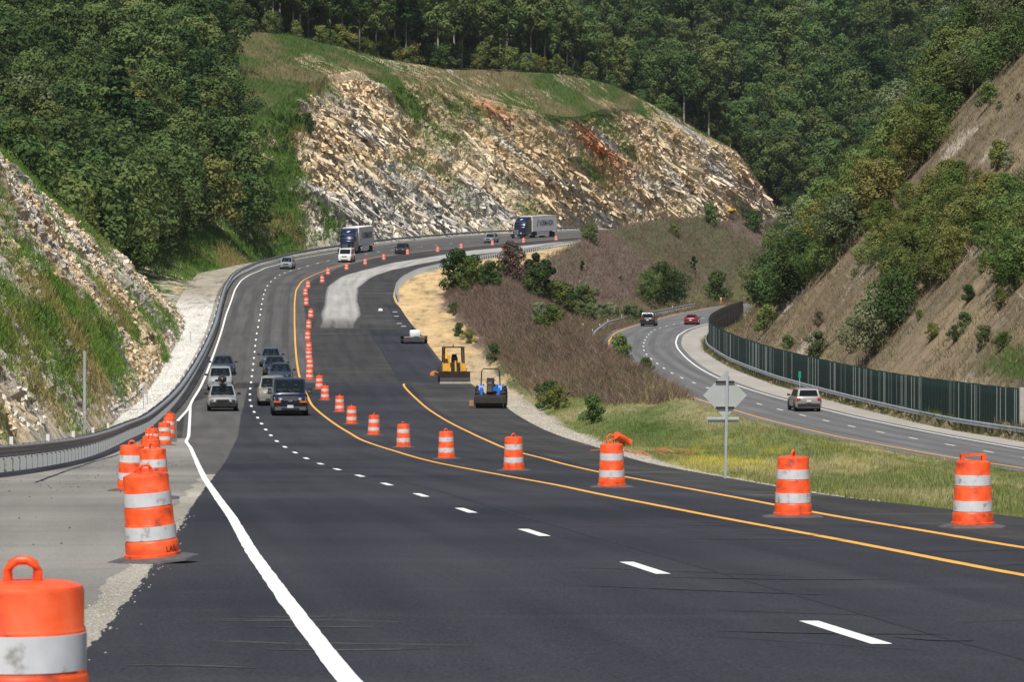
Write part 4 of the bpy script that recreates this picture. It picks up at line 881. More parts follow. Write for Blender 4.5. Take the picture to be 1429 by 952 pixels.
    for sg in (1, -1):
        a, b2, c3, d3 = (c0[1], c0[2], c1[2], c1[1]) if sg > 0 else (c0[0], c0[3], c1[3], c1[0])
        n_ = 3 if rb-ws[0] > 3.3 else 2
        edges = [0.10, .46, .90] if n_ == 2 else [.07, .33, .62, .93]
        for k in range(n_): panel('side_window', a, b2, c3, d3, (edges[k]+.012, 1-edges[k+1]+.012, .14, .08), (sg*.008,0,0))
    tm = M_trim if trim is None else trim
    mb = MB(); mb.box(0, f-.02+.10, clr+.17, W*.86, .24, .20); (None if dark_low else mb.box(0, f+.02, clr+.33, W*.84, .12, .10)); mb.build('bumper', tm if dark_low else pm, root)
    mb = MB(); mb.box(0, e-.08, clr+.22, W*.86, .24, .24); mb.build('bumper', tm if dark_low else pm, root)
    gw, gz = W*.38, hood-.21
    mb = MB(); mb.box(0, f-.005, gz, gw, .05, .13, 0)
    if grille == 'chrome':
        mb.box(0, f-.02, gz, gw*1.02, .05, .025, 1); mb.box(0, f-.02, gz+.07, gw*1.04, .05, .02, 1); mb.box(0, f-.02, gz-.07, gw*1.04, .05, .02, 1)
    mb.box(0, f-.035, clr+.16, W*.5, .06, .08, 0); mb.build('grille', [M_trim, M_chrome], root)
    for sg in (1, -1):
        lw = W*.20 if lamps == 'wide' else W*.12
        mb = MB(); mb.loft([[(sg*(hw*.86), f+.03, gz-.06), (sg*(hw*.86-lw), f-.03, gz-.05), (sg*(hw*.86-lw), f-.02, gz+.07), (sg*(hw*.88), f+.10, gz+.08)], [(sg*(hw*.86), f+.3, gz-.06), (sg*(hw*.86-lw), f+.2, gz-.05), (sg*(hw*.86-lw), f+.2, gz+.07), (sg*(hw*.88), f+.35, gz+.08)]]); mb.build('headlight', M_head, root)
        mb = MB(); mb.box(sg*(hw*.80), e-.07, deck-.17, W*.15, .2, .17); mb.build('taillight', M_tail, root)
        mb = MB(); mb.box(sg*(hw+.09), ws[0]+.28, belt+.07, .20, .10, .14); mb.box(sg*(hw-.02), ws[0]+.28, belt+.02, .12, .05, .05); mb.build('side_mirror', tm, root)
        ax = wb or (L*.30)
        wheel(root, sg*(hw-.10), -ax, wr, side=sg); wheel(root, sg*(hw-.10), ax*.97, wr, side=sg)
        for yy_ in (-ax, ax*.97):
            mb = MB(); mb.lathe([(wr*.5, sg*.0), (wr+.06, 0), (wr+.06, sg*.012), (wr*.5, sg*.012)], 24, axis='x', c=(sg*(hw-.006), yy_, wr+.02)); mb.build('wheel_arch', M_trim, root)
    if plate: MB().box(0, f-.055, clr+.28, .34, .03, .16).build('licence_plate', M_plate, root)
    MB().box(0, e+.045, deck-.3 if not plate else deck-.3, .34, .03, .16).build('licence_plate', M_plate, root)
    MB().box(0, 0, clr-.02, W*.8, L*.85, .14).build('underbody', M_dk, root)
    if rack:
        for sg in (1, -1): MB().box(sg*ht*.9, (ws[1]+rt)/2+.1, H+.05, .04, (rt-ws[1])*.8, .03).build('roof_rail', M_trim, root)
    return root
def on_main(u, v, dy=0):
    p = PM(u, v); t = slope_of(L_dash, p[1]+2); return p, -math.atan(t)
def place_main(fn, u, v, L, **kw):
    """u, v = photo pixel under the middle of the front bumper"""
    p, a = on_main(u, v); y = p[1]+L/2*math.cos(a); x = p[0]-L/2*math.sin(a)
    return (x, y, float(zm(y))), a
def tilt(o, zf, y):
    s = float(zf(y+3)-zf(y-3))/6; o.rotation_euler[0] = s*math.cos(o.rotation_euler[2]); return o
SED = dict(L=4.7, W=1.82, H=1.44, belt=.90, hood=.76, tumb=.64, ws=(-1.05,-.05), rt=1.05, rb=1.70, deck=.96)
SUVD = dict(L=4.6, W=1.82, H=1.70, belt=1.05, hood=.98, clr=.26, ws=(-1.05,-.45), rt=1.95, rb=2.22, wr=.36, tumb=.73)
def mcar(kind, u, v, name, label, cat, col, **kw):
    d_ = dict(kind); d_.update(kw); loc, a = place_main(None, u, v, d_['L']); o = car(name, label, cat, loc, a, col, **d_); return tilt(o, zm, loc[1])
GT = 'cars queued in the two open lanes'
# silver wagon with the dark pod on its roof
o = mcar(dict(SUVD, L=4.45, W=1.76, H=1.56, belt=.94, hood=.84, tumb=.70, ws=(-1.1,-.35)), 310.5, 574.5, 'wagon', 'silver wagon with a round dark cargo pod on its roof, leading the left lane', 'car', (.33,.34,.35), group=GT, grille='dark', dark_low=True, plate=False, rack=True)
mb = MB(); mb.loft([[(a*math.cos(t)*.01+0, -.75, 1.75) for t in range(8)] for a in (1,)]+[], caps=False) if False else None
mb = MB(); rr = []
for k, (yy_, s1) in enumerate(((-.8,.05),(-.72,.55),(-.45,.9),(.1,1.),(.6,.9),(.85,.5),(.9,.05))): rr.append([(math.cos(t*math.pi/6)*.27*s1, yy_, 1.84+math.sin(t*math.pi/6)*.25*s1) for t in range(12)])
mb.loft(rr); o2 = mb.build('cargo_pod', plain('dark_pod', (.035,.03,.03), .35, var=.3), loc=(0,0,0), smooth=50)
o2.location = o.location; o2.rotation_euler = o.rotation_euler; tag(o2, 'rounded dark cargo pod strapped on the roof of the silver wagon', 'cargo pod')
mcar(dict(L=4.3, W=1.75, H=1.62, belt=1.0, hood=.93, clr=.2, ws=(-1.25,-.45), rt=1.5, rb=2.0, wr=.32, tumb=.74), 307, 545.5, 'compact_car', 'pale silver compact car with big oval headlights right behind the wagon with the roof pod', 'car', (.38,.40,.42), group=GT)
mcar(SED, 311, 524, 'sedan', 'dark grey sedan third in the left lane, behind the pale silver compact', 'car', (.035,.042,.055), group=GT)
# dark blue passenger van
loc, a = place_main(None, 405, 581, 5.6)
van = car('passenger_van', 'dark blue passenger van with chrome grille bar, leading the right lane beside the barrels', 'van', loc, a, (.012,.017,.042), L=5.6, W=2.0, H=2.08, belt=1.28, hood=1.15, clr=.26, ws=(-2.1,-1.35), rt=2.55, rb=2.72, wr=.38, tumb=.83, wb=1.75, group=GT, grille='chrome', trim=plain('grey_bumper', (.10,.10,.10), .6), dark_low=True, plate=True); tilt(van, zm, loc[1])
MB().box(0, -2.86, .93, 1.05, .05, .05).box(0, -2.86, .86, .22, .06, .09).build('chrome_bar', M_chrome, van)
for sg in (1,-1): MB().box(sg*.72, -2.83, .80, .42, .05, .09).build('turn_signal', M_amb, van)
for sg in (1,-1): MB().box(sg*1.12, -1.72, 1.38, .22, .12, .30).build('side_mirror', M_trim, van)
mcar(dict(SUVD, L=5.0, W=1.9, H=1.78, belt=1.12, hood=1.04), 381.5, 567, 'sport_utility', 'champagne silver sport utility with white roof, partly hidden behind the dark blue van', 'car', (.33,.315,.285), group=GT, rack=True)
mcar(SED, 391.5, 536, 'sedan', 'dark blue sedan showing above the silver sport utility behind the van', 'car', (.03,.045,.07), group=GT)
mcar(SED, 383.5, 525, 'sedan', 'black blue sedan in the right lane, second last of the queue', 'car', (.02,.028,.05), group=GT)
mcar(dict(SED, H=1.5), 378, 512.5, 'sedan', 'steel grey sedan, last of the queue in the right lane', 'car', (.11,.13,.16), group=GT)
mcar(dict(SUVD, H=1.72, ws=(-1.5,-.5)), 399, 376, 'minivan', 'silver minivan with roof rails alone in the left lane before the bend', 'minivan', (.34,.36,.39), rack=True)
wv = mcar(dict(L=5.2, W=2.0, H=2.05, belt=1.25, hood=1.12, clr=.26, ws=(-1.95,-1.2), rt=2.35, rb=2.5, wr=.38, tumb=.83), 480.5, 366.5, 'cargo_van', 'white van travelling just in front of the nearer lorry', 'van', (.78,.78,.76), metal=0.0, grille='dark')
mcar(SUVD, 558, 355, 'sport_utility', 'black sport utility on the far bend between the nearer lorry and the silver pickup', 'car', (.03,.033,.04), rack=True, grille='chrome')
mcar(dict(SUVD, L=5.0), 681, 339.5, 'sport_utility', 'silver fronted dark car on the far bend just ahead of the farther lorry', 'car', (.26,.29,.33), rack=True)
def rcar(kind, u, v, name, label, cat, col, **kw):
    d_ = dict(kind); d_.update(kw); p = PR_(u, v); t = slope_of(L_rd, p[1]+2); a = math.pi-math.atan(t); y = p[1]+d_['L']/2; x = p[0]+t*d_['L']/2
    o = car(name, label, cat, (x, y, float(zr(y))), a, col, **d_); s = float(zr(y+3)-zr(y-3))/6; o.rotation_euler[0] = -s; return o
rcar(dict(SUVD, L=4.7, W=1.92, H=1.73, belt=1.1), 1129, 575, 'sport_utility', 'silver sport utility seen from behind on the lower road in front of the corrugated wall', 'car', (.34,.33,.30), trim=M_trim, dark_low=True)
rcar(dict(SUVD, L=4.8, W=1.95, H=1.85, belt=1.15), 903.5, 455.5, 'sport_utility', 'black sport utility seen from behind on the lower road below the big dark tree', 'car', (.025,.022,.028), dark_low=True)
rcar(dict(SED, H=1.42), 963.5, 453.5, 'sedan', 'small dark red sedan seen from behind near the start of the corrugated wall', 'car', (.22,.02,.03))

# ------------------------------------------------------------------ lorries
M_cab = paint('dark_blue_cab_paint', (.010,.017,.06), .25, .2); M_tr = plain('white_trailer_sheet', (.80,.81,.84), .45, .1, .05, .6); M_trtop = plain('trailer_roof', (.78,.77,.74), .6)
def text_mesh(body, size):
    cu = bpy.data.curves.new('lettering', 'FONT'); cu.body = body; cu.size = size; cu.offset = size*.012; to = bpy.data.objects.new('t', cu); COL.objects.link(to); bpy.context.view_layer.update()
    me = bpy.data.meshes.new_from_object(to.evaluated_get(bpy.context.evaluated_depsgraph_get())); bpy.data.objects.remove(to); me.name = 'lettering'; me.materials.clear(); return me
def lorry(u, v, label, ang=None):
    p, a = on_main(u, v); a = a if ang is None else ang
    root = empty('semi_truck', p, a, label, 'lorry', 'lorries on the far bend')
    # hood + cab + sleeper + raised roof (front bumper at y=0, truck runs to +Y)
    mb = MB()
    def R_(y, w, z0, z1, c=.12): return [(-w, y, z0), (w, y, z0), (w, y, z1-c), (w-c, y, z1), (-w+c, y, z1), (-w, y, z1-c)]
    mb.loft([R_(.12, .55, .75, 1.62, .15), R_(.5, .72, .6, 1.78, .2), R_(1.7, .95, .6, 1.98, .2), R_(1.95, 1.0, .6, 2.02, .1)])
    mb.loft([R_(1.75, 1.02, .75, 2.05, .1), R_(1.95, 1.1, .7, 2.3, .1), R_(2.4, 1.15, .65, 2.95, .12), R_(2.55, 1.17, .65, 3.15, .2), R_(3.3, 1.2, .65, 3.75, .25), R_(4.3, 1.22, .65, 3.98, .2), R_(5.3, 1.22, .65, 4.0, .1)])
    for sg in (1,-1): mb.loft([[(sg*.70,.25,.55),(sg*1.15,.35,.55),(sg*1.15,.35,1.05),(sg*.70,.25,1.25)],[(sg*.70,1.7,.9),(sg*1.2,1.7,.9),(sg*1.2,1.7,1.15),(sg*.70,1.7,1.45)]])
    mb.build('cab', M_cab, root, 30)
    MB().loft([[(-1.0,1.80,2.12),(1.0,1.80,2.12),(1.06,2.38,2.86),(-1.06,2.38,2.86)],[(-1.0,1.95,2.12),(1.0,1.95,2.12),(1.06,2.5,2.86),(-1.06,2.5,2.86)]]).build('windshield', M_glass, root)
    MB().box(0, 2.42, 2.98, 2.2, .35, .05).build('sun_visor', M_chrome, root)
    MB().add([(-.28,2.92,3.46),(.0,2.88,3.44),(.42,2.95,3.62),(.1,2.98,3.66)], [(0,1,2,3)]).build('roof_emblem', plain('white_mark', (.7,.72,.75), .4), root)
    mb = MB(); mb.box(0, .09, 1.18, .92, .08, .86); 
    for k in range(9): mb.box(0, .04, .80+k*.095, .86, .05, .03)
    mb.build('grille', M_chrome, root)
    MB().box(0, .05, .50, 2.3, .3, .34).build('bumper', M_cab, root)
    MB().box(0, -.11, .52, .4, .03, .14).build('licence_plate', M_plate, root)
    for sg in (1,-1):
        MB().box(sg*.85, .26, 1.0, .36, .16, .22).build('headlight', M_head, root)
        MB().box(sg*1.42, 1.95, 2.35, .12, .18, .75).box(sg*1.28, 1.98, 2.6, .25, .05, .05).build('side_mirror', M_trim, root)
        MB().box(sg*1.19, 2.85, 2.35, .06, .85, .75).build('side_window', M_glass, root)
        MB().lathe([(.05,-.5),(.3,-.5),(.3,1.2),(.05,1.2)], 16, axis='y', c=(sg*.95, 3.6, .62)).build('fuel_tank', M_chrome, root)
        for y_ in (1.05, 5.7, 7.0): wheel(root, sg*1.0, y_, .50, .30 if y_ < 2 else .5, sg)
        for y_ in (17.1, 18.4): wheel(root, sg*1.0, y_, .50, .5, sg)
        MB().box(sg*1.24, 12.2, .78, .04, 6.6, .85).build('side_skirt', M_tr, root)
        MB().box(sg*1.22, 19.85, 1.1, .2, .05, .18).build('taillight', M_tail, root)
    mb = MB(); mb.box(0, 6.2, .95, .9, 4.5, .25); mb.box(0, 17.8, .95, 1.0, 3.6, .3); mb.build('frame', M_dk, root)
    tb = MB(); tb.box(0, 12.75, 2.63, 2.58, 14.2, 2.86); t = tb.build('trailer', M_tr, root)
    mb = MB(); mb.box(0, 12.75, 4.10, 2.60, 14.22, .07)
    for sg in (1,-1): mb.box(sg*1.25, 5.63, 2.6, .12, .06, 2.9)
    mb.build('trailer_roof', M_trtop, root)
    mb = MB(); mb.box(0, 12.75, 1.22, 2.62, 14.24, .10)
    for k in range(23): mb.box(1.296, 6.1+k*.6, 2.62, .012, .03, 2.7)
    mb.build('trailer_rail', plain('trailer_seam', (.36,.38,.42), .5), root)
    me = text_mesh('NORMANDIN', 1.50); me.materials.append(M_black); tx_ = bpy.data.objects.new('lettering', me); COL.objects.link(tx_); tx_.parent = root
    tx_.location = (1.312, 9.6, 2.25); tx_.rotation_euler = (math.pi/2, 0, math.pi/2); w_ = max(v_.co.x for v_ in me.vertices); tx_.scale = (8.2/w_, 1.0, 1)
    MB().add([(1.312,8.2,2.15),(1.312,8.6,2.15),(1.312,9.2,3.45),(1.312,8.8,3.45)], [(0,1,2,3)]).build('emblem', plain('grey_blue_mark', (.12,.13,.20), .5), root)
    y = p[1]+9; s = float(zm(y+9)-zm(y-9))/18; root.rotation_euler[0] = s
    return root
lorry(481.5, 355, 'nearer lorry with a dark blue cab and white lettered trailer, following the white van')
lorry(720.5, 332.8, 'farther lorry with a dark blue cab and white lettered trailer at the far bend', -.34)

# ------------------------------------------------------------------ loader with blade
My1 = plain('machine_yellow', (.78,.42,.06), .45, var=.1); My2 = plain('worn_blade_edge', (.50,.47,.40), .5, .4); Mblk = plain('oily_black', (.028,.023,.02), .5, var=.4)
p = PM(635, 536); s_ = F/p[1]
root = empty('yellow_loader', (p[0], p[1], p[2]), .10, 'yellow loader with black roll frame and wide black front blade beside the straw verge', 'loader', sc=.88)
k = 1.0
MB().loft([[(-1.25,-.05,.12),(1.25,-.05,.12),(1.25,-.12,.25),(-1.25,-.12,.25)],[(-1.25,.03,.45),(1.25,.03,.45),(1.25,-.05,.5),(-1.25,-.05,.5)],[(-1.25,.0,1.02),(1.25,.0,1.02),(1.22,-.08,1.02),(-1.22,-.08,1.02)]]).build('blade', Mblk, root)
MB().box(0, -.08, .10, 2.52, .10, .18).build('cutting_edge', My2, root)
MB().box(0, 1.6, 1.05, .95, 2.4, .55).box(-.72, .9, 1.35, .48, .7, .62).box(.72, .9, 1.35, .48, .7, .62).box(0, 2.6, 1.4, 1.7, .9, .6).build('body', My1, root)
MB().box(-.16, .35, 1.35, .26, .2, .66).box(.30, .35, 1.35, .26, .2, .66).build('radiator_grille', Mblk, root)
MB().box(-.42, .5, 1.45, .12, .12, 1.1).box(.07, .4, 1.45, .12, .12, .9).box(.55, .5, 1.4, .12, .12, .8).build('lift_frame', My1, root)
fr = MB()
for sg in (-1,1):
    for y_ in (.9, 2.7): fr.tube([(sg*.82,y_,1.6),(sg*.78,y_,2.95)], .07, 6)
fr.box(0, 1.8, 2.98, 1.7, 2.0, .09); fr.build('roll_frame', Mblk, root)
MB().box(.1, 1.75, 1.95, .5, .45, .5).box(.1, 1.95, 2.2, .42, .12, .4).build('seat', M_black, root)
MB().tube([(0,1.2,1.6),(0,1.35,2.05)], .03, 6).lathe([(.16,0),(.2,.02),(.2,.05),(.16,.05)], 14, c=(0,1.35,2.05)).build('steering_wheel', M_black, root)
MB().tube([(-.35,3.2,1.2),(-.5,3.6,2.3),(-.45,4.3,2.75),(-.6,4.8,1.6)], [.16,.15,.12,.10], 8).box(-.4, 3.7, 1.5, .6,.35,1.6).build('digging_arm', My1, root)
MB().tube([(-1.0,2.9,.75),(-1.5,2.6,.9),(-1.75,2.3,.85)], [.1,.12,.1], 8).box(-1.7,2.3,.75,.35,.25,.22).build('stabiliser', plain('orange_machine', (.65,.25,.06), .5), root)
MB().tube([(0,1.6,3.0),(0,1.6,3.2)], .06, 8).build('beacon', M_amb, root)
for sg in (-1,1): wheel(root, sg*.95, .85, .42, .3, sg); wheel(root, sg*.95, 2.75, .68, .42, sg)

# ------------------------------------------------------------------ blue tractor with sweeper box
Mb = plain('tractor_blue', (.03,.17,.62), .4, var=.08)
p = PM(682, 570); p = (p[0], p[1], p[2])
root = empty('blue_tractor', p, -.12, 'blue tractor seen from behind with a hoop roll bar and a black sweeper box', 'tractor', sc=.93)
for sg in (-1,1):
    w_ = wheel(root, sg*.78, 1.3, .68, .42, sg); wheel(root, sg*.62, 3.0, .42, .26, sg)
    tr = MB()
    for q in range(16):
        a_ = q*math.pi/8
        for h_ in (-1,1): tr.box(h_*.10, math.cos(a_)*.69, math.sin(a_)*.69, .20, .10, .07, 0, Matrix.Rotation(a_, 3, 'X') @ Matrix.Rotation(h_*.5, 3, 'Z'))
    tr.build('tread_lug', M_black, w_)
    MB().loft([[(sg*.50,.75,1.0),(sg*.74,.75,1.0),(sg*.74,.70,1.15),(sg*.50,.70,1.15)],[(sg*.50,1.0,1.42),(sg*.76,1.0,1.42),(sg*.76,.98,1.50),(sg*.50,.98,1.50)],[(sg*.50,1.7,1.42),(sg*.76,1.7,1.42),(sg*.76,1.7,1.50),(sg*.50,1.7,1.50)]]).box(sg*.56, .62, 1.0, .2, .06, .62).build('fender', Mb, root, 40)
MB().tube([(-.62,.95,1.35),(-.58,.95,2.35),(-.48,.95,2.52),(.48,.95,2.52),(.58,.95,2.35),(.62,.95,1.35)], .04, 8).build('roll_bar', M_dk, root)
MB().box(0,1.25,1.45,.5,.5,.14).box(0,.98,1.68,.48,.12,.5).build('seat', M_black, root)
MB().lathe([(.17,0),(.2,.02),(.2,.05),(.17,.05)], 14, c=(0,1.95,1.72)).build('steering_wheel', M_black, root)
MB().box(0,2.6,1.15,.6,1.5,.6).build('hood', Mb, root)
MB().box(0,1.4,.85,.5,1.4,.45).tube([(0,.5,.45),(0,1.0,1.1)], .09, 8).box(-.3,.5,.85,.07,.5,.07).box(.3,.5,.85,.07,.5,.07).build('hitch', M_dk, root)
MB().lathe([(.05,-.85),(.36,-.85),(.36,.85),(.05,.85)], 20, axis='x', c=(.1,-.05,.36)).build('brush_roller', Mblk, root)
MB().loft([[(-.90,-.50,.35),(1.10,-.50,.35),(1.10,-.48,.72),(-.90,-.48,.72)],[(-.90,.35,.30),(1.10,.35,.30),(1.10,.35,.86),(-.90,.35,.86)]]).build('sweeper_box', Mblk, root)
MB().box(-1.12,.2,.32,.28,.4,.34).build('sweeper_motor', plain('rusty_orange', (.40,.20,.10), .6), root)
MB().tube([(-.15,.35,1.55),(-.22,.25,1.75),(.0,.22,1.85),(.22,.25,1.75),(.15,.35,1.55)], .02, 6).lathe([(.05,.0),(.22,.05),(.20,.6),(.05,.7)], 12, c=(0,.62,1.0)).build('tool_bag', plain('grey_canvas', (.10,.09,.09), .9), root)

# ------------------------------------------------------------------ trailer with white tank
p = PM(579, 480)
root = empty('flatbed_trailer', p, .12, 'low flat trailer with a dark frame, parked at the pavement edge beyond the yellow loader', 'trailer')
MB().box(0,1.6,.52,2.0,3.2,.10).box(0,.02,.50,2.05,.08,.14).box(-1.0,1.6,.62,.05,3.2,.14).box(1.0,1.6,.62,.05,3.2,.14).build('deck', plain('trailer_frame', (.05,.05,.05), .6), root)
MB().box(-.5,1.2,.60,.9,1.4,.04).box(.7,.8,.60,.5,1.2,.04).build('deck_boards', plain('weathered_boards', (.35,.32,.27), .8), root)
for sg in (-1,1): wheel(root, sg*1.10, .9, .33, .22, sg); MB().box(sg*1.1,.9,.70,.28,.85,.05).build('fender', M_dk, root); MB().box(sg*.85,-.04,.48,.18,.04,.1).build('taillight', M_tail, root)
MB().tube([(0,3.2,.5),(0,4.4,.48)], .05, 6).build('drawbar', M_dk, root)
mb = MB()
rr = []
for z_, s1 in ((.64,.92),(.70,1.),(1.12,1.),(1.22,.92),(1.26,.7)): rr.append([(.12+a_*.48*s1, 1.2+b_*.42*s1, z_) for a_, b_ in ((-1,-.8),(-.8,-1),(.8,-1),(1,-.8),(1,.8),(.8,1),(-.8,1),(-1,.8))])
mb.loft(rr); o = mb.build('water_tank', plain('white_plastic_tank', (.78,.80,.84), .4, var=.04), smooth=50); o.location = root.location; o.rotation_euler = root.rotation_euler; tag(o, 'square white plastic tank standing on the low trailer deck', 'tank')
mb = MB().box(-.05,2.2,.95,.35,.35,.7).tube([(-.05,2.2,1.3),(-.05,2.2,1.5)], .1, 8); o = mb.build('pump_engine', Mblk); o.location = root.location; o.rotation_euler = root.rotation_euler; tag(o, 'small black engine behind the white tank on the trailer', 'engine')
# bits on the pavement
x, y, z = PM(531, 434); o = MB().box(0,0,.14,.5,.35,.26,taper=.7).build('white_bucket', plain('bucket_white', (.7,.72,.75), .5), loc=(x,y,z)); tag(o, 'small white block lying on the closed lanes near the pale patch', 'block')
for (u, v) in ((553,442),(557,452),(563,456),(551,436)):
    x, y, z = PM(u, v); o = MB().box(0,0,.05,.55,.2,.08,taper=.8).build('pavement_scrap', M_conc2, loc=(x,y,z)); tag(o, 'pale scrap lying on the dark strip above the flat trailer', 'scrap', 'scraps on the dark strip')
# ------------------------------------------------------------------ foliage
def leaf_mat(name, dark, mid, light, trans=.25, hue=0.0):
    m = bpy.data.materials.new(name); m.use_nodes = True; nt = m.node_tree; nt.nodes.clear(); L = nt.links
    o = N(nt, 'ShaderNodeOutputMaterial'); a = N(nt, 'ShaderNodeAttribute', attribute_name='tone'); oi = N(nt, 'ShaderNodeObjectInfo')
    ad = N(nt, 'ShaderNodeMath', operation='MULTIPLY_ADD'); L.new(oi.outputs['Random'], ad.inputs[0]); ad.inputs[1].default_value = .70; 
    sb = N(nt, 'ShaderNodeMath', operation='SUBTRACT'); L.new(a.outputs['Fac'], sb.inputs[0]); sb.inputs[1].default_value = .33; L.new(sb.outputs[0], ad.inputs[2])
    r = ramp(nt, [(.05, dark), (.5, mid), (.95, light)]); L.new(ad.outputs[0], r.inputs['Fac'])
    hs = N(nt, 'ShaderNodeHueSaturation'); mr = N(nt, 'ShaderNodeMapRange'); mr.inputs[3].default_value = .470+hue; mr.inputs[4].default_value = .525+hue
    wn = N(nt, 'ShaderNodeTexWhiteNoise', noise_dimensions='1D'); L.new(oi.outputs['Random'], wn.inputs['W']); L.new(wn.outputs['Value'], mr.inputs[0]); L.new(mr.outputs[0], hs.inputs['Hue']); L.new(r.outputs['Color'], hs.inputs['Color'])
    d1 = N(nt, 'ShaderNodeBsdfDiffuse'); t1 = N(nt, 'ShaderNodeBsdfTranslucent'); mx = N(nt, 'ShaderNodeMixShader'); mx.inputs[0].default_value = trans
    L.new(hs.outputs[0], d1.inputs[0]); L.new(hs.outputs[0], t1.inputs[0]); L.new(d1.outputs[0], mx.inputs[1]); L.new(t1.outputs[0], mx.inputs[2])
    L.new(mx.outputs[0], o.inputs[0])
    return m
ML_forest = leaf_mat('leaves_dark_forest', (.028,.052,.018), (.070,.112,.038), (.145,.20,.066))
ML_bright = leaf_mat('leaves_sunny_green', (.045,.075,.022), (.115,.165,.045), (.21,.27,.09), .3)
ML_olive = leaf_mat('leaves_olive', (.060,.080,.024), (.125,.155,.045), (.22,.22,.07), .25)
ML_pale = leaf_mat('leaves_silvery', (.05,.075,.03), (.12,.155,.07), (.26,.29,.17), .25)
ML_pine = leaf_mat('pine_needles', (.012,.030,.012), (.026,.060,.022), (.045,.095,.03), .1)
ML_brown = leaf_mat('dry_brown_twigs', (.055,.042,.030), (.10,.078,.055), (.14,.11,.08), .1)
M_bark = plain('grey_bark', (.16,.14,.115), .9, var=.35, scale=3); M_barkp = plain('pale_bark', (.34,.31,.26), .9, var=.25, scale=2)
def quads_from(P, Nn, sz, rg, elong=1.3):
    n = len(P); a = rg.normal(size=(n,3)); u = np.cross(Nn, a); u /= np.linalg.norm(u, axis=1)[:, None]+1e-9; v = np.cross(Nn, u)
    s = (sz*(.6+.8*rg.random(n)))[:, None]*.5
    u *= s*elong; v *= s
    V = np.stack([P-u*.9, P-v*.8+u*.1, P+u, P+v*.8+u*.1], 1).reshape(-1, 3)
    return V, np.arange(4*n).reshape(n, 4)
def crown_mesh(name, seed, H=14., n=3000, leaf=.5, shape='round', mat=None, base=.15, width=.34, lobes=16, open_=.0):
    rg = np.random.default_rng(seed)
    if shape == 'pine':
        k = rg.random(n); z = base+(1-base)*(1-(1-k)**.8*.999) ; lay = np.round(z*13)/13+rg.normal(0, .008, n); z = lay
        R = width*H*np.clip(1.02-z, 0.02, 1)**.8; nb = 7; a = (rg.integers(0, nb, n)*2*math.pi/nb+np.round(z*13)*1.7)+rg.normal(0, .16, n); r = R*np.sqrt(rg.random(n))
        P = np.stack([np.cos(a)*r, np.sin(a)*r, z*H-.18*r+rg.normal(0,.12,n)], 1); Nn = np.stack([np.cos(a)*.3, np.sin(a)*.3, 1+0*a], 1)+rg.normal(0,.45,(n,3)); tone = .35+.4*rg.random(n)+.2*(r/(R+1e-6)-.5)
    else:
        C = []; 
        for i in range(lobes):
            t = (i+.5)/lobes; zc = base+(1-base)*(.12+.80*t); wz = math.sin(math.pi*min(.96, max(.10, (zc-base)/(1-base)*.92+.08)))**.65
            if shape == 'tall': wz = wz*.8
            a = i*2.4+rg.random()*.8; rr = width*H*wz*(.28+.80*rg.random())
            if i % 4 == 3: rr *= .15
            C.append((math.cos(a)*rr, math.sin(a)*rr, zc*H, width*H*(.24+.24*rg.random())*(.75+.35*wz)))
        C.append((0,0,H*.86, width*H*.40)); C = np.array(C); li = rg.choice(len(C), n, p=(C[:,3]**2)/(C[:,3]**2).sum())
        d = rg.normal(size=(n,3)); d /= np.linalg.norm(d, axis=1)[:, None]; rad = C[li,3]*(.62+.42*rg.random(n)**.6)
        sub = fbm(d[:,0]*2.3+li*3.1, d[:,1]*2.3, d[:,2]*2.3, seed, 2); rad *= .72+.6*sub
        P = C[li,:3]+d*rad[:, None]*np.array([1,1,.78]); 
        if open_: keep = sub > np.quantile(sub, open_); P = P[keep]; d = d[keep]; li = li[keep]; n = len(P); sub = sub[keep]
        Nn = d*1.3+np.array([0,0,.35])+rg.normal(0,.38,(n,3)); lt = rg.random(len(C))
        tone = .28+.24*rg.random(n)+.34*lt[li]+.3*(sub-.5)
    Nn /= np.linalg.norm(Nn, axis=1)[:, None]
    V, Fc = quads_from(P, Nn, np.full(n, leaf), rg)
    o = mesh_obj(name, V, Fc, mat, attrs={'tone': np.repeat(tone, 4)}); me = o.data; bpy.data.objects.remove(o); return me
def trunk_mesh(name, seed, H=14., r=.2, top=.85, limbs=7, mat=None, start=.25, width=.3, lean=.05):
    rg = random.Random(seed); mb = MB(); ax = [(rg.uniform(-lean,lean)*H*t, rg.uniform(-lean,lean)*H*t, H*t*top) for t in (0,.2,.4,.6,.8,1)]
    ax = [(ax[5][0]*t*t, ax[5][1]*t*t, H*t*top-.3*(t == 0)) for t in (0,.2,.4,.6,.8,1)]
    mb.tube(ax, [r*1.25, r, r*.85, r*.65, r*.45, r*.15], 7)
    for i in range(limbs):
        t = start+(.9-start)*(i+.5)/limbs; a = i*2.4+rg.random(); p0 = Vector((ax[5][0]*t*t, ax[5][1]*t*t, H*t*top)); ln_ = width*H*(1.05-t*.6)
        q = p0+Vector((math.cos(a)*ln_*.5, math.sin(a)*ln_*.5, ln_*.35)); q2 = p0+Vector((math.cos(a)*ln_, math.sin(a)*ln_, ln_*.8))
        mb.tube([p0, q, q2], [r*.42*(1.1-t), r*.28*(1.1-t), r*.08], 5)
    o = mb.build(name, mat or M_bark, smooth=60); me = o.data; bpy.data.objects.remove(o); return me
FOR = [(crown_mesh('forest_crown', 100+i, 14, 3200, .48, 'round', ML_forest, .10, .34, 22), trunk_mesh('forest_trunk', i, 14)) for i in range(5)]
FORL = [(crown_mesh('light_crown', 130+i, 13, 3000, .46, 'round', m, .10, .34, 16), trunk_mesh('light_trunk', 30+i, 13)) for i, m in enumerate((ML_olive, ML_pale, ML_bright))]
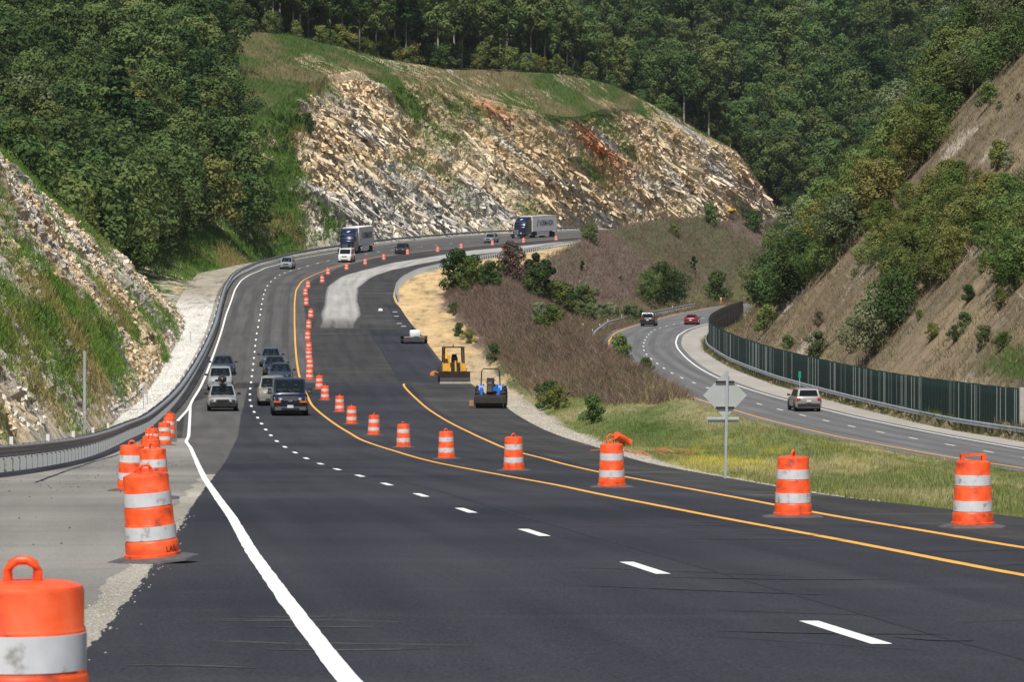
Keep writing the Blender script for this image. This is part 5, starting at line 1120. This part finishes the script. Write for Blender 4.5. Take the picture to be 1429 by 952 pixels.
TALL = [(crown_mesh('tall_crown', 200+i, 21, 3000, .55, 'tall', ML_forest, .30+.12*(i % 2), .24, 16), trunk_mesh('tall_trunk', 50+i, 21, .24, .9, 8, M_barkp if i != 1 else M_bark, .4, .2)) for i in range(4)]
PINE = [(crown_mesh('pine_crown', 300+i, 16, 3600, .48, 'pine', ML_pine, .08, .27), trunk_mesh('pine_trunk', 70+i, 16, .2, .97, 0)) for i in range(2)]
HILL = [(crown_mesh('hillside_crown', 400+i, 9, 6500, .28, 'round', m, .06, .42, 26, .18), trunk_mesh('hillside_trunk', 90+i, 9, .12, .85, 9, M_barkp, .1, .34)) for i, m in enumerate((ML_bright, ML_olive, ML_pale, ML_bright, ML_olive, ML_forest))]
SHR = [(crown_mesh('shrub_crown', 500+i, 3.2, 2600, .17, 'round', m, .0, .46, 14), trunk_mesh('shrub_trunk', 110+i, 3.2, .05, .8, 6, None, .1, .3)) for i, m in enumerate((ML_forest, ML_bright, ML_olive, ML_pale, ML_brown))]
CED = [(crown_mesh('cedar_crown', 600+i, 3.2, 1600, .17, 'tall', ML_pine, .0, .26, 9), trunk_mesh('cedar_trunk', 130+i, 3.2, .05, .9, 0)) for i in range(2)]
def plant_tree(var, loc, sc, label, cat='tree', group=None, name='broadleaf_tree', rz=None, sxy=1.0, trunk=True, parts=('crown','trunk')):
    r = empty(name, (loc[0], loc[1], loc[2]-.15*sc), random.uniform(0, 6.28) if rz is None else rz, label, cat, group); r.scale = (sc*sxy, sc*sxy, sc)
    c = bpy.data.objects.new(parts[0], var[0]); COL.objects.link(c); c.parent = r
    if trunk: t = bpy.data.objects.new(parts[1], var[1]); COL.objects.link(t); t.parent = r
    return r
def lit(x, y): return float(ground_z(x, y)[0])
# where the woods stand
E_ = [hit(u, v, 300) for u, v in ((372,352),(356,300),(348,250),(342,200),(334,150),(326,110),(322,60),(318,20))]
ex = sorted([(e[1], e[0]) for e in E_]); eY = [300, 405, 440, 470, 520]+[e[0] for e in ex if e[0] > 530]; eX = [-46, -46, -45, -43.5, -43.5]+[e[1] for e in ex if e[0] > 530]
def wood_left(x, y): return x < np.interp(y, eY, eX)-1.5
cand = []
g0 = 6.0; rf = random.Random(5)
for iy in range(int(250/g0), int(1010/g0)):
    for ix in range(-26, 26):
        y = iy*g0+rf.uniform(-2.2, 2.2); x = ix*g0+rf.uniform(-2.2, 2.2)
        if not (-.142*y-6 < x < .06*y+40): continue
        kind_ = None
        if y < 745 and wood_left(x, y) and (y > 410 or x < float(at(C_x, y))-3): kind_ = 'left'
        if y >= 735:
            cx_ = float(at(C_x, y))
            if y < 952 and cx_-70 < x < cx_-3.0: kind_ = 'ridge'
            if y >= 952 and x < 120: kind_ = 'ridge'
        if kind_: cand.append((kind_, x, y))
lefts = []; ridges = []
for k_, x, y in cand:
    z = lit(x, y)
    if k_ == 'left': lefts.append((x, y, z))
    else: ridges.append((x, y, z))
def crest_dist(x, y): return x-float(at(C_x, min(y, 950)))
ridges.sort(key=lambda p: (-crest_dist(p[0], p[1]) if p[1] < 952 else 20+(p[1]-952)))
stuff_pts = []      # (x, y, z, variant index, scale)
lab_l = ['broad leafy tree in the dense dark wood covering the left hillside', 'lighter green tree among the dark wood on the left hillside', 'dark pine among the broadleaf wood on the left hillside']
lefts.sort(key=lambda p: p[1])
nl = 0
for i, (x, y, z) in enumerate(lefts):
    q = rf.random(); s = rf.uniform(.62, 1.0)
    pine_ = q > .93; light_ = .78 < q <= .93
    if nl < 215 and rf.random() < .62:
        if pine_: plant_tree(PINE[i % 2], (x, y, z), s*.95, lab_l[2], 'pine tree', 'pines of the left hillside wood', 'pine_tree')
        elif light_: plant_tree(FORL[i % 3], (x, y, z), s, lab_l[1], 'tree', 'lighter trees of the left hillside wood')
        else: plant_tree(FOR[i % 5], (x, y, z), s, lab_l[0], 'tree', 'trees of the left hillside wood')
        nl += 1
    else: stuff_pts.append((x, y, z, (7 if pine_ else (5 if light_ else i % 5)), s))
nr_ = 0
for i, (x, y, z) in enumerate(ridges):
    s = rf.uniform(.72, 1.05)
    if nr_ < 62: plant_tree(TALL[i % 4], (x, y, z), s*.95, 'tall straight tree with a bare trunk fronting the wood behind the grassy ridge', 'tree', 'tall trees along the ridge top', 'forest_tree'); nr_ += 1
    else: stuff_pts.append((x, y, z, 8+(i % 3) if rf.random() < .7 else i % 5, s))
for i in range(70):
    y = rf.uniform(742, 948); x = float(at(C_x, y))-rf.uniform(2.0, 8.0)
    plant_tree(SHR[rf.choice([0,0,1,2])], (x, y, lit(x, y)), rf.uniform(.8, 2.0), 'low bush under the trees along the grassy ridge top', 'bush', 'bushes under the ridge top trees', 'bush', trunk=False)
# one big pine and a pale tree that stand out on the left
for (u, v, var, s, l, n_) in ((165,262,PINE[0],1.25,'large bright green layered pine standing out of the left hillside wood','pine_tree'),(135,345,FORL[1],.62,'pale silvery leaved tree just behind the crest of the left rock cut','broadleaf_tree'),(85,330,FORL[1],.5,'smaller silvery leaved tree above the crest of the left rock cut','broadleaf_tree'),(305,95,FOR[2],.9,'dark tree casting its shadow on the grass at the upper left','broadleaf_tree'),(60,90,FORL[2],.9,'rounded light green tree high on the left hillside','broadleaf_tree')):
    p = hit(u, v, 405 if v < 330 else 400); plant_tree(var, p, s, l, 'pine tree' if 'pine' in n_ else 'tree', None, n_)
# far hillside
g1 = 8.0
for iy in range(0, 60):
    for ix in range(-14, 34):
        y = 1000+iy*g1+rf.uniform(-3.4, 3.4); x = ix*g1+rf.uniform(-3.4, 3.4)
        if not (-.075*y < x < .148*y): continue
        z = lit(x, y)
        stuff_pts.append((x, y, z, rf.choice([0,1,2,3,4,0,1,2,3,4,5,6,8,9]), rf.uniform(.75, 1.25)))
# ground behind the right hillside, down to the lower road's far end
for k in range(150):
    y = rf.uniform(690, 960); x = rf.uniform(.098*y, .150*y)
    if x < float(at(H0_x, y))+3: continue
    stuff_pts.append((x, y, lit(x, y), rf.choice([0,1,2,3,4]), rf.uniform(.6, .95)))
SRC = [v[0] for v in FOR]+[FORL[0][0], FORL[1][0], PINE[0][0], TALL[0][0], TALL[1][0], TALL[2][0]]
def scatter(name, pts, srcs, label, cat):
    """one object: its vertices carry a tree each through geometry nodes"""
    P = np.array(pts); o = mesh_obj(name, P[:, :3]-[0,0,.2], [], None)
    me = o.data
    for n_, a in (('pick', P[:, 3]), ('size', P[:, 4]), ('turn', rng.random(len(P))*6.28)):
        t = me.attributes.new(n_, 'FLOAT', 'POINT'); t.data.foreach_set('value', a.astype(np.float32))
    ng = bpy.data.node_groups.new(name+'_nodes', 'GeometryNodeTree'); ng.interface.new_socket('Geometry', in_out='INPUT', socket_type='NodeSocketGeometry'); ng.interface.new_socket('Geometry', in_out='OUTPUT', socket_type='NodeSocketGeometry')
    gi = ng.nodes.new('NodeGroupInput'); go = ng.nodes.new('NodeGroupOutput'); jn = ng.nodes.new('GeometryNodeJoinGeometry'); L = ng.links
    def attr(n_):
        a = ng.nodes.new('GeometryNodeInputNamedAttribute'); a.data_type = 'FLOAT'; a.inputs['Name'].default_value = n_; return a.outputs['Attribute']
    pk, sz, tn = attr('pick'), attr('size'), attr('turn'); cx = ng.nodes.new('ShaderNodeCombineXYZ'); L.new(tn, cx.inputs['Z'])
    for i, src in enumerate(srcs):
        if not (P[:, 3] == i).any(): continue
        cp = ng.nodes.new('FunctionNodeCompare'); cp.data_type = 'FLOAT'; cp.operation = 'EQUAL'; cp.inputs['Epsilon'].default_value = .1; L.new(pk, cp.inputs['A']); cp.inputs['B'].default_value = i
        oi = ng.nodes.new('GeometryNodeObjectInfo'); oi.inputs['Object'].default_value = src; oi.inputs['As Instance'].default_value = True; oi.transform_space = 'ORIGINAL'
        ip = ng.nodes.new('GeometryNodeInstanceOnPoints'); L.new(gi.outputs[0], ip.inputs['Points']); L.new(cp.outputs[0], ip.inputs['Selection']); L.new(oi.outputs['Geometry'], ip.inputs['Instance']); L.new(cx.outputs[0], ip.inputs['Rotation']); L.new(sz, ip.inputs['Scale']); L.new(ip.outputs[0], jn.inputs[0])
    L.new(jn.outputs[0], go.inputs[0]); md = o.modifiers.new('trees', 'NODES'); md.node_group = ng
    return tag(o, label, cat, None, 'stuff')
def find_obj(me):
    for o in bpy.data.objects:
        if o.data is me: return o
# every source must exist as the crown of a real tree
need = [m for m in SRC if find_obj(m) is None]
srcs = [find_obj(m) or find_obj(FOR[0][0]) for m in SRC]
scatter('distant_forest', stuff_pts, srcs, 'dense dark green forest covering the hills behind the road', 'forest')

# ------------------------------------------------------------------ right hillside trees, bases given by what they stand above in the picture
def hp(u, v, y0=190): return hit(u, v, y0)
n_h = 0
def band(pts, n, var_idx, smin, smax, label, group, seed, jit=12):
    rr = random.Random(seed)
    for k in range(n):
        t = (k+.5)/n*(len(pts)-1); i = min(int(t), len(pts)-2); f_ = t-i
        u = pts[i][0]*(1-f_)+pts[i+1][0]*f_+rr.uniform(-jit, jit); v = pts[i][1]*(1-f_)+pts[i+1][1]*f_+rr.uniform(-jit, jit)
        p = hp(u, v); plant_tree(HILL[rr.choice(var_idx)], p, rr.uniform(smin, smax), label, 'tree', group, 'hillside_tree')
GH = 'trees on the right hillside'
def inpoly(u, v, P):
    c = False; j = len(P)-1
    for i in range(len(P)):
        if (P[i][1] > v) != (P[j][1] > v) and u < (P[j][0]-P[i][0])*(v-P[i][1])/(P[j][1]-P[i][1])+P[i][0]: c = not c
        j = i
    return c
def fill(poly, n, choose, seed, dmin):
    """trees standing all over one stretch of the hillside"""
    rr = random.Random(seed); got = []; tries = 0
    us = [p[0] for p in poly]; vs_ = [p[1] for p in poly]
    while len(got) < n and tries < 6000:
        tries += 1; u = rr.uniform(min(us), max(us)); v = rr.uniform(min(vs_), max(vs_))
        if not inpoly(u, v, poly): continue
        if any((u-a_)**2+(v-b_)**2 < dmin**2 for a_, b_ in got): continue
        got.append((u, v)); p = hp(u, v); k, smin, smax, label, group = choose(u, v, rr)
        plant_tree(HILL[k], p, rr.uniform(smin, smax), label, 'tree', group, 'hillside_tree', sxy=rr.uniform(.85, 1.2))
def ch1(u, v, rr):
    if u < 1120 and v > 270: return rr.choice([5,5,2]), .45, .75, 'dark leafy tree low on the left edge of the right hillside above the lower road', 'dark trees at the left edge of the right hillside'
    if v < 120 and u > 1330: return rr.choice([5,0,5,2]), .55, .85, 'dark tree at the upper right corner above the brown slope', 'dark trees at the upper right'
    if v < 210: return rr.choice([2,2,1,3,5]), .55, .9, 'silvery green tree near the skyline of the right hillside', 'silvery trees near the skyline of the right hillside'
    return rr.choice([0,3,0,3,4,2]), .45, .8, 'fresh green tree in the leafy band running up the right hillside', GH
fill([(1060,438),(1080,350),(1110,290),(1160,230),(1200,190),(1225,140),(1270,80),(1340,20),(1429,-30),(1440,40),(1410,100),(1370,130),(1330,175),(1290,235),(1230,300),(1180,360),(1120,425),(1085,445)], 125, ch1, 1, 13)
fill([(1205,345),(1250,300),(1330,270),(1392,285),(1370,345),(1320,400),(1285,430),(1240,420),(1210,385)], 36, lambda u, v, rr: (rr.choice([1,4,1,0]), .32, .5, 'olive yellow bushy tree in the clump in the middle of the right slope', 'olive trees in the middle of the right slope'), 2, 11)
fill([(1396,330),(1440,310),(1440,430),(1405,400)], 12, lambda u, v, rr: (rr.choice([3,0,5]), .36, .55, 'green tree at the right edge halfway up the brown slope', 'trees at the right edge of the slope'), 3, 10)
p = hp(1214, 505); plant_tree(HILL[2], p, .62, 'grey green tree with forked bare pale trunks just above the corrugated wall', 'tree', None, 'hillside_tree', sxy=.9)
p = hp(1245, 470); plant_tree(HILL[5], p, .62, 'dark tree hanging behind the forked pale trunked one on the slope', 'tree', None, 'hillside_tree')
for i, (u, v, s, l) in enumerate(((1070,462,.9,'small green bush low on the right slope above the wall'),(1100,490,.5,'tiny dark bush on the brown slope above the wall'),(1142,500,.8,'low spreading bush beside grey rocks above the wall'),(1395,235,.8,'small bush beside pale rocks high on the right slope'),(1380,150,.8,'small bush among rocks near the top right of the slope'),(1398,275,.7,'bright bush on the upper right slope'),(1372,345,.7,'small round bush by grey rocks on the right slope'))):
    plant_tree(SHR[[1,0,3,2,1,1,0][i]], hp(u, v), s, l, 'bush', None, 'bush')
rr = random.Random(77)
for k in range(46):
    u = rr.uniform(1120, 1425); v = rr.uniform(120, 520)
    if v > 450+(u-1120)*.25 or v < 470-(u-1090)*1.25: continue
    plant_tree(SHR[rr.choice([0,1,2,2,3,4])], hp(u, v), rr.uniform(.22, .55), 'low scrub bush scattered on the brown grassy right slope', 'bush', 'scrub bushes on the right slope', 'bush')
# ------------------------------------------------------------------ median shrubs and trees
def mp_(u, v, y0=210): return hit(u, v, y0)
MS = [
 (640,405,SHR[0],1.55,'round dark green bush at the left end of the brown bank beside the straw verge','bush','bush',410),
 (660,404,SHR[2],1.15,'lower bush joined to the right of the round dark green bush','bush','bush',410),
 (685,404,SHR[0],.9,'flat dark bush on the crest of the brown bank','bush','bush',410),
 (714,392,SHR[4],1.75,'leafless brown bush standing on the crest of the brown bank','bush','bush',410),
 (748,402,CED[0],1.7,'dark pointed cedar right of the leafless brown bush','cedar','cedar_tree',420),
 (762,418,CED[1],1.9,'broad dark cedar, tallest of the group behind the brown bank','cedar','cedar_tree',420),
 (748,418,SHR[0],1.6,'dark bush at the foot of the cedars behind the brown bank','bush','bush',420),
 (778,432,SHR[1],1.3,'light green bush in front of the cedars','bush','bush',400),
 (796,440,CED[0],1.4,'small dark cedar right of the light green bush','cedar','cedar_tree',400),
 (815,436,SHR[0],1.3,'dark bush below the bare pale branches','bush','bush',420),
 (925,428,HILL[5],.80,'big dark round tree beside the lower guardrail','tree','broadleaf_tree',440),
 (904,425,HILL[5],.62,'smaller dark tree joined to the left of the big dark round tree','tree','broadleaf_tree',440),
 (944,426,HILL[5],.60,'smaller dark tree joined to the right of the big dark round tree','tree','broadleaf_tree',440),
 (1000,421,SHR[0],1.7,'wide round green bush behind the end of the lower guardrail','bush','bush',480),
 (991,314,SHR[0],1.3,'dark bush on top of the far brown mound below the rock cut','bush','bush',600),
 (1051,322,SHR[0],1.3,'dark bush at the right end of the far brown mound','bush','bush',600),
 (940,330,SHR[1],.75,'small green bush high on the far brown mound','bush','bush',560),
 (968,378,CED[1],.85,'small pointed cedar alone on the far brown mound','cedar','cedar_tree',520),
 (823,338,SHR[0],.95,'small bush where the far road meets the brown mound','bush','bush',560),
 (812,380,CED[0],.6,'tiny cedar on the left part of the far brown mound','cedar','cedar_tree',500),
 (866,396,CED[0],.42,'tiniest dark cedar seedling in the middle of the brown mound','cedar','cedar_tree',500),
 (866,508,SHR[1],1.0,'sunlit yellow green bush at the edge of the lower road','bush','bush',300),
 (902,526,SHR[0],.6,'small dark bush poking over the lower road edge','bush','bush',270),
 (776,574,SHR[2],.5,'dark upright bush at the foot of the bank by the gravel verge','bush','bush',180),
 (766,570,SHR[0],.55,'yellowish bush left of the dark upright bush by the verge','bush','bush',180),
 (828,592,SHR[0],.5,'dark bush at the foot of the bank near the crushed barrel','bush','bush',160),
 (690,505,SHR[0],.5,'small leafy bush on the bank above the blue tractor','bush','bush',220),
 (640,470,SHR[0],.45,'green bush at the bank foot above the loader','bush','bush',280),
 (634,440,SHR[0],.45,'low green bush along the straw verge','bush','bush',320),
 (655,480,SHR[2],.45,'olive bush beside the loader on the bank foot','bush','bush',280),
 (770,462,SHR[1],.7,'trailing green bush on top of the brown bank','bush','bush',300),
 (752,452,SHR[3],.6,'pale leaved bush trailing on top of the brown bank','bush','bush',300),
 (395,180,CED[1],.8,'tiny dark cedar on the grassy slope left of the long rock cut','cedar','cedar_tree',500),
 (430,185,SHR[0],1.1,'dark bush at the left end of the long rock cut','bush','bush',500),
]
for (u, v, var, s, l, cat, nm, y0) in MS: plant_tree(var, mp_(u, v, y0), s, l, cat, None, nm)
for k in range(9):
    u = 812+k*10+random.uniform(-3,3); v = 446+random.uniform(-4,3)
    plant_tree(SHR[3], mp_(u, v, 400), random.uniform(.55,.8), 'pale leaved weed bush in the row left of the black car on the lower road', 'bush', 'pale bushes beside the lower guardrail', 'bush')
# bare pale tree
mb = MB(); rr = random.Random(3)
for k in range(7):
    a = rr.uniform(0, 6.28); l_ = rr.uniform(2.6, 4.6); pts = [(0,0,-.2)]; x_, y_, z_ = 0, 0, 0
    for j in range(1, 6):
        x_ += math.cos(a)*.24+rr.uniform(-.12,.12); y_ += math.sin(a)*.24; z_ += l_/5; pts.append((x_, y_, z_))
        if j > 1: mb.tube([pts[-1], (x_+rr.uniform(-.7,.7), y_+rr.uniform(-.5,.5), z_+rr.uniform(.3,.8))], [.025,.008], 4)
    mb.tube(pts, [.07,.06,.05,.04,.03,.012], 5)
x, y, z = mp_(808, 432, 420); r = empty('dead_tree', (x, y, z), 0, 'bare pale grey dead branches standing behind the cedars', 'dead tree'); mb.build('branches', M_barkp, r)

# ------------------------------------------------------------------ tufts that cover the banks
m = bpy.data.materials.new('grass_blades'); m.use_nodes = True; nt = m.node_tree; nt.nodes.clear()
o_ = N(nt, 'ShaderNodeOutputMaterial'); a_ = N(nt, 'ShaderNodeAttribute', attribute_name='col'); d1 = N(nt, 'ShaderNodeBsdfDiffuse'); t1 = N(nt, 'ShaderNodeBsdfTranslucent'); mx = N(nt, 'ShaderNodeMixShader'); mx.inputs[0].default_value = .3
nt.links.new(a_.outputs['Color'], d1.inputs[0]); nt.links.new(a_.outputs['Color'], t1.inputs[0]); nt.links.new(d1.outputs[0], mx.inputs[1]); nt.links.new(t1.outputs[0], mx.inputs[2]); nt.links.new(mx.outputs[0], o_.inputs[0]); M_blade = m
def tufts(name, patch_name, n, wfun, per, h, w, spread, lean, label, cat, seed, colf=None, hv=.5):
    rg = np.random.default_rng(seed); V, Fc, bare, growth, veg, T = PATCH[patch_name]
    c = V[Fc].mean(1); u, v = uv(c[:,0], c[:,1], c[:,2]); e1 = V[Fc[:,1]]-V[Fc[:,0]]; e2 = V[Fc[:,3]]-V[Fc[:,0]]; nn = np.cross(e1, e2); area = np.linalg.norm(nn, axis=1)
    facing = np.abs((nn*c).sum(1))/np.linalg.norm(c, axis=1); px = facing/(c[:,1]**2)*1e6
    wt = wfun(c, T[Fc[:,0]], veg[Fc[:,0]], u, v)*(.25*area/area.mean()+px/px.mean())*((u > -30) & (u < 1460))
    idx = rg.choice(len(c), n, p=wt/wt.sum()); a, b = rg.random((2, n, 1)); P = V[Fc[idx,0]]+e1[idx]*a+e2[idx]*b
    col = growth[Fc[idx,0]] if colf is None else colf(P, bare[Fc[idx,0]], growth[Fc[idx,0]], rg)
    k = n*per; B = np.repeat(P, per, 0)+np.concatenate([rg.normal(0, spread, (k,2)), np.zeros((k,1))], 1); hh = (h*(1-hv+2*hv*rg.random(k)))*np.repeat(.7+.6*rg.random(n), per)
    ang = rg.random(k)*math.pi; dx = np.stack([np.cos(ang), np.sin(ang)*.6, 0*ang], 1)*(w*.5); tip = B+np.stack([rg.normal(0,lean,k)*hh, rg.normal(0,lean,k)*hh, hh], 1)
    VV = np.stack([B-dx-[0,0,.05], B+dx-[0,0,.05], tip], 1).reshape(-1, 3); cc = np.repeat(col, per, 0)*(.7+.6*rg.random((k,1)))
    o = mesh_obj(name, VV, np.arange(3*k).reshape(k, 3), M_blade, attrs={'col': np.repeat(cc, 3, 0)}); return tag(o, label, cat, None, 'stuff')
def wmed(y0, y1): return lambda c, T, veg, u, v: ((T > 2.05) & (T < 4.95) & (c[:,1] > y0) & (c[:,1] < y1) & (veg > .1))*1.0
def cgrass(P, bare, growth, rg): return growth*(1.0+.5*rg.random((len(P),1)))+np.array([.09,.08,.03])*rg.random((len(P),1))
def cweed(P, bare, growth, rg):
    base = np.where((rg.random(len(P)) < .80)[:, None], np.array([[.19,.135,.105]]), growth*1.2); return base*(.8+.5*rg.random((len(P),1)))
tufts('grass', 'median_ground', 16000, lambda c, T, veg, u, v: ((T > 2.0) & (T < 4.97) & (c[:,1] > 60) & ((c[:,1]+6*(c[:,0]-5) < 262) | (u > 940-(v-552)*1.3)) & (c[:,1] < 330) & (veg > .0))*1.0, 10, .13, .03, .14, .35, 'short green and yellowing grass between the two roads at the right', 'grass', 1, cgrass)
tufts('dry_weeds', 'median_ground', 26000, lambda c, T, veg, u, v: ((T > 2.15) & (T < 4.9) & (u < 952-(v-552)*1.3+8*np.sin(v*.7)) & (c[:,1]+6*(c[:,0]-5) > 225) & (c[:,1] < 520) & (veg > .1))*1.0, 11, .42, .045, .35, .75, 'brown purple dry weeds covering the bank between the two roads', 'weeds', 2, cweed)
tufts('mound_weeds', 'median_ground', 16000, lambda c, T, veg, u, v: ((T > 2.6) & (T < 4.9) & (c[:,1] >= 520) & (c[:,1] < 800))*1.0, 8, .5, .07, .6, .75, 'brown dry weeds on the far mound above the lower road', 'weeds', 3, cweed)
tufts('bank_grass', 'rock_cut_ground', 20000, lambda c, T, veg, u, v: ((c[:,1] < 425) & (T > .8))*np.clip(veg-.02, 0, .5), 8, .26, .05, .25, .5, 'green and brown grass growing in streaks on the left rock cut', 'grass', 4, lambda P, b, g, rg: g*(1.1+.6*rg.random((len(P),1))))
tufts('hill_grass', 'long_rock_cut_ground', 22000, lambda c, T, veg, u, v: ((c[:,1] > 480) & (c[:,1] < 955))*np.clip(veg-.02, 0, .5), 6, .6, .10, .5, .4, 'green and brown grass on the ridge and ledges of the long rock cut', 'grass', 5, lambda P, b, g, rg: g*(1.0+.6*rg.random((len(P),1))))
tufts('slope_grass', 'right_slope_ground', 30000, lambda c, T, veg, u, v: (T > 1.0)*np.clip(veg+.35, 0.02, .6)*(v > -30), 8, .38, .05, .4, .6, 'dry brown grass and weeds on the steep right slope', 'grass', 6, lambda P, b, g, rg: np.where(rg.random((len(P),1)) < .5, b*.9, g*1.2)*(.8+.5*rg.random((len(P),1))))
tufts('rail_weeds', 'right_slope_ground', 5000, lambda c, T, veg, u, v: ((T < 2.0) & (T > 0) & (c[:,0] < np.interp(c[:,1], GY, L_wall)+.1))*1.0, 8, .35, .03, .15, .35, 'weeds growing between the guardrail posts and the corrugated wall', 'weeds', 7, lambda P, b, g, rg: np.array([[.10,.11,.045]])*(.7+.8*rg.random((len(P),1))))
# ------------------------------------------------------------------ the air between here and the far hills
hz = MB().box(0, 1000, 85, 900, 2080, 226).build('haze', bpy.data.materials.new('haze_air'))
m = hz.data.materials[0]; m.use_nodes = True; nt = m.node_tree; nt.nodes.clear(); o_ = nt.nodes.new('ShaderNodeOutputMaterial'); v_ = nt.nodes.new('ShaderNodeVolumePrincipled')
v_.inputs['Color'].default_value = (.78,.86,.95,1); v_.inputs['Density'].default_value = .00004; v_.inputs['Anisotropy'].default_value = .2; nt.links.new(v_.outputs[0], o_.inputs['Volume'])
tag(hz, 'thin pale air haze over the valley', 'haze', None, 'stuff')
# ------------------------------------------------------------------ light, sky, camera
SUN_EL = math.radians(60); sx, sy = -.20, -.98          # horizontal direction towards the sun (left of and behind the camera)
d = Vector((sx, sy, 0)).normalized()*math.cos(SUN_EL); d.z = math.sin(SUN_EL)
W = bpy.data.worlds.new('World'); SC.world = W; W.use_nodes = True
nt = W.node_tree; bg = nt.nodes['Background']; sk = nt.nodes.new('ShaderNodeTexSky'); sk.sky_type = 'NISHITA'; sk.sun_disc = False
sk.sun_elevation = SUN_EL; sk.sun_rotation = math.atan2(d.x, d.y); sk.air_density = 1.0; sk.dust_density = 1.2
nt.links.new(sk.outputs[0], bg.inputs[0]); bg.inputs[1].default_value = .072
sun = bpy.data.lights.new('sun', 'SUN'); sun.energy = 4.7; sun.angle = math.radians(.5); sun.color = (1, .95, .87)
so = bpy.data.objects.new('sun', sun); COL.objects.link(so); so.rotation_euler = d.to_track_quat('Z', 'Y').to_euler(); so.location = (-50, -60, 90)
cam = bpy.data.cameras.new('camera'); co = bpy.data.objects.new('camera', cam); COL.objects.link(co)
cam.sensor_width = 36; cam.lens = 36*F/1429; cam.clip_start = .5; cam.clip_end = 6000
co.rotation_euler = (math.pi/2-math.atan((476-V0)/F), 0, 0)
cam.dof.use_dof = True; cam.dof.focus_distance = 110; cam.dof.aperture_fstop = 16
SC.camera = co
vs = SC.view_settings; vs.view_transform = 'Standard'; vs.look = 'None'; vs.gamma = 1; vs.exposure = .14; vs.use_curve_mapping = False
SC.cycles.max_bounces = 5; SC.cycles.diffuse_bounces = 2; SC.cycles.transparent_max_bounces = 4
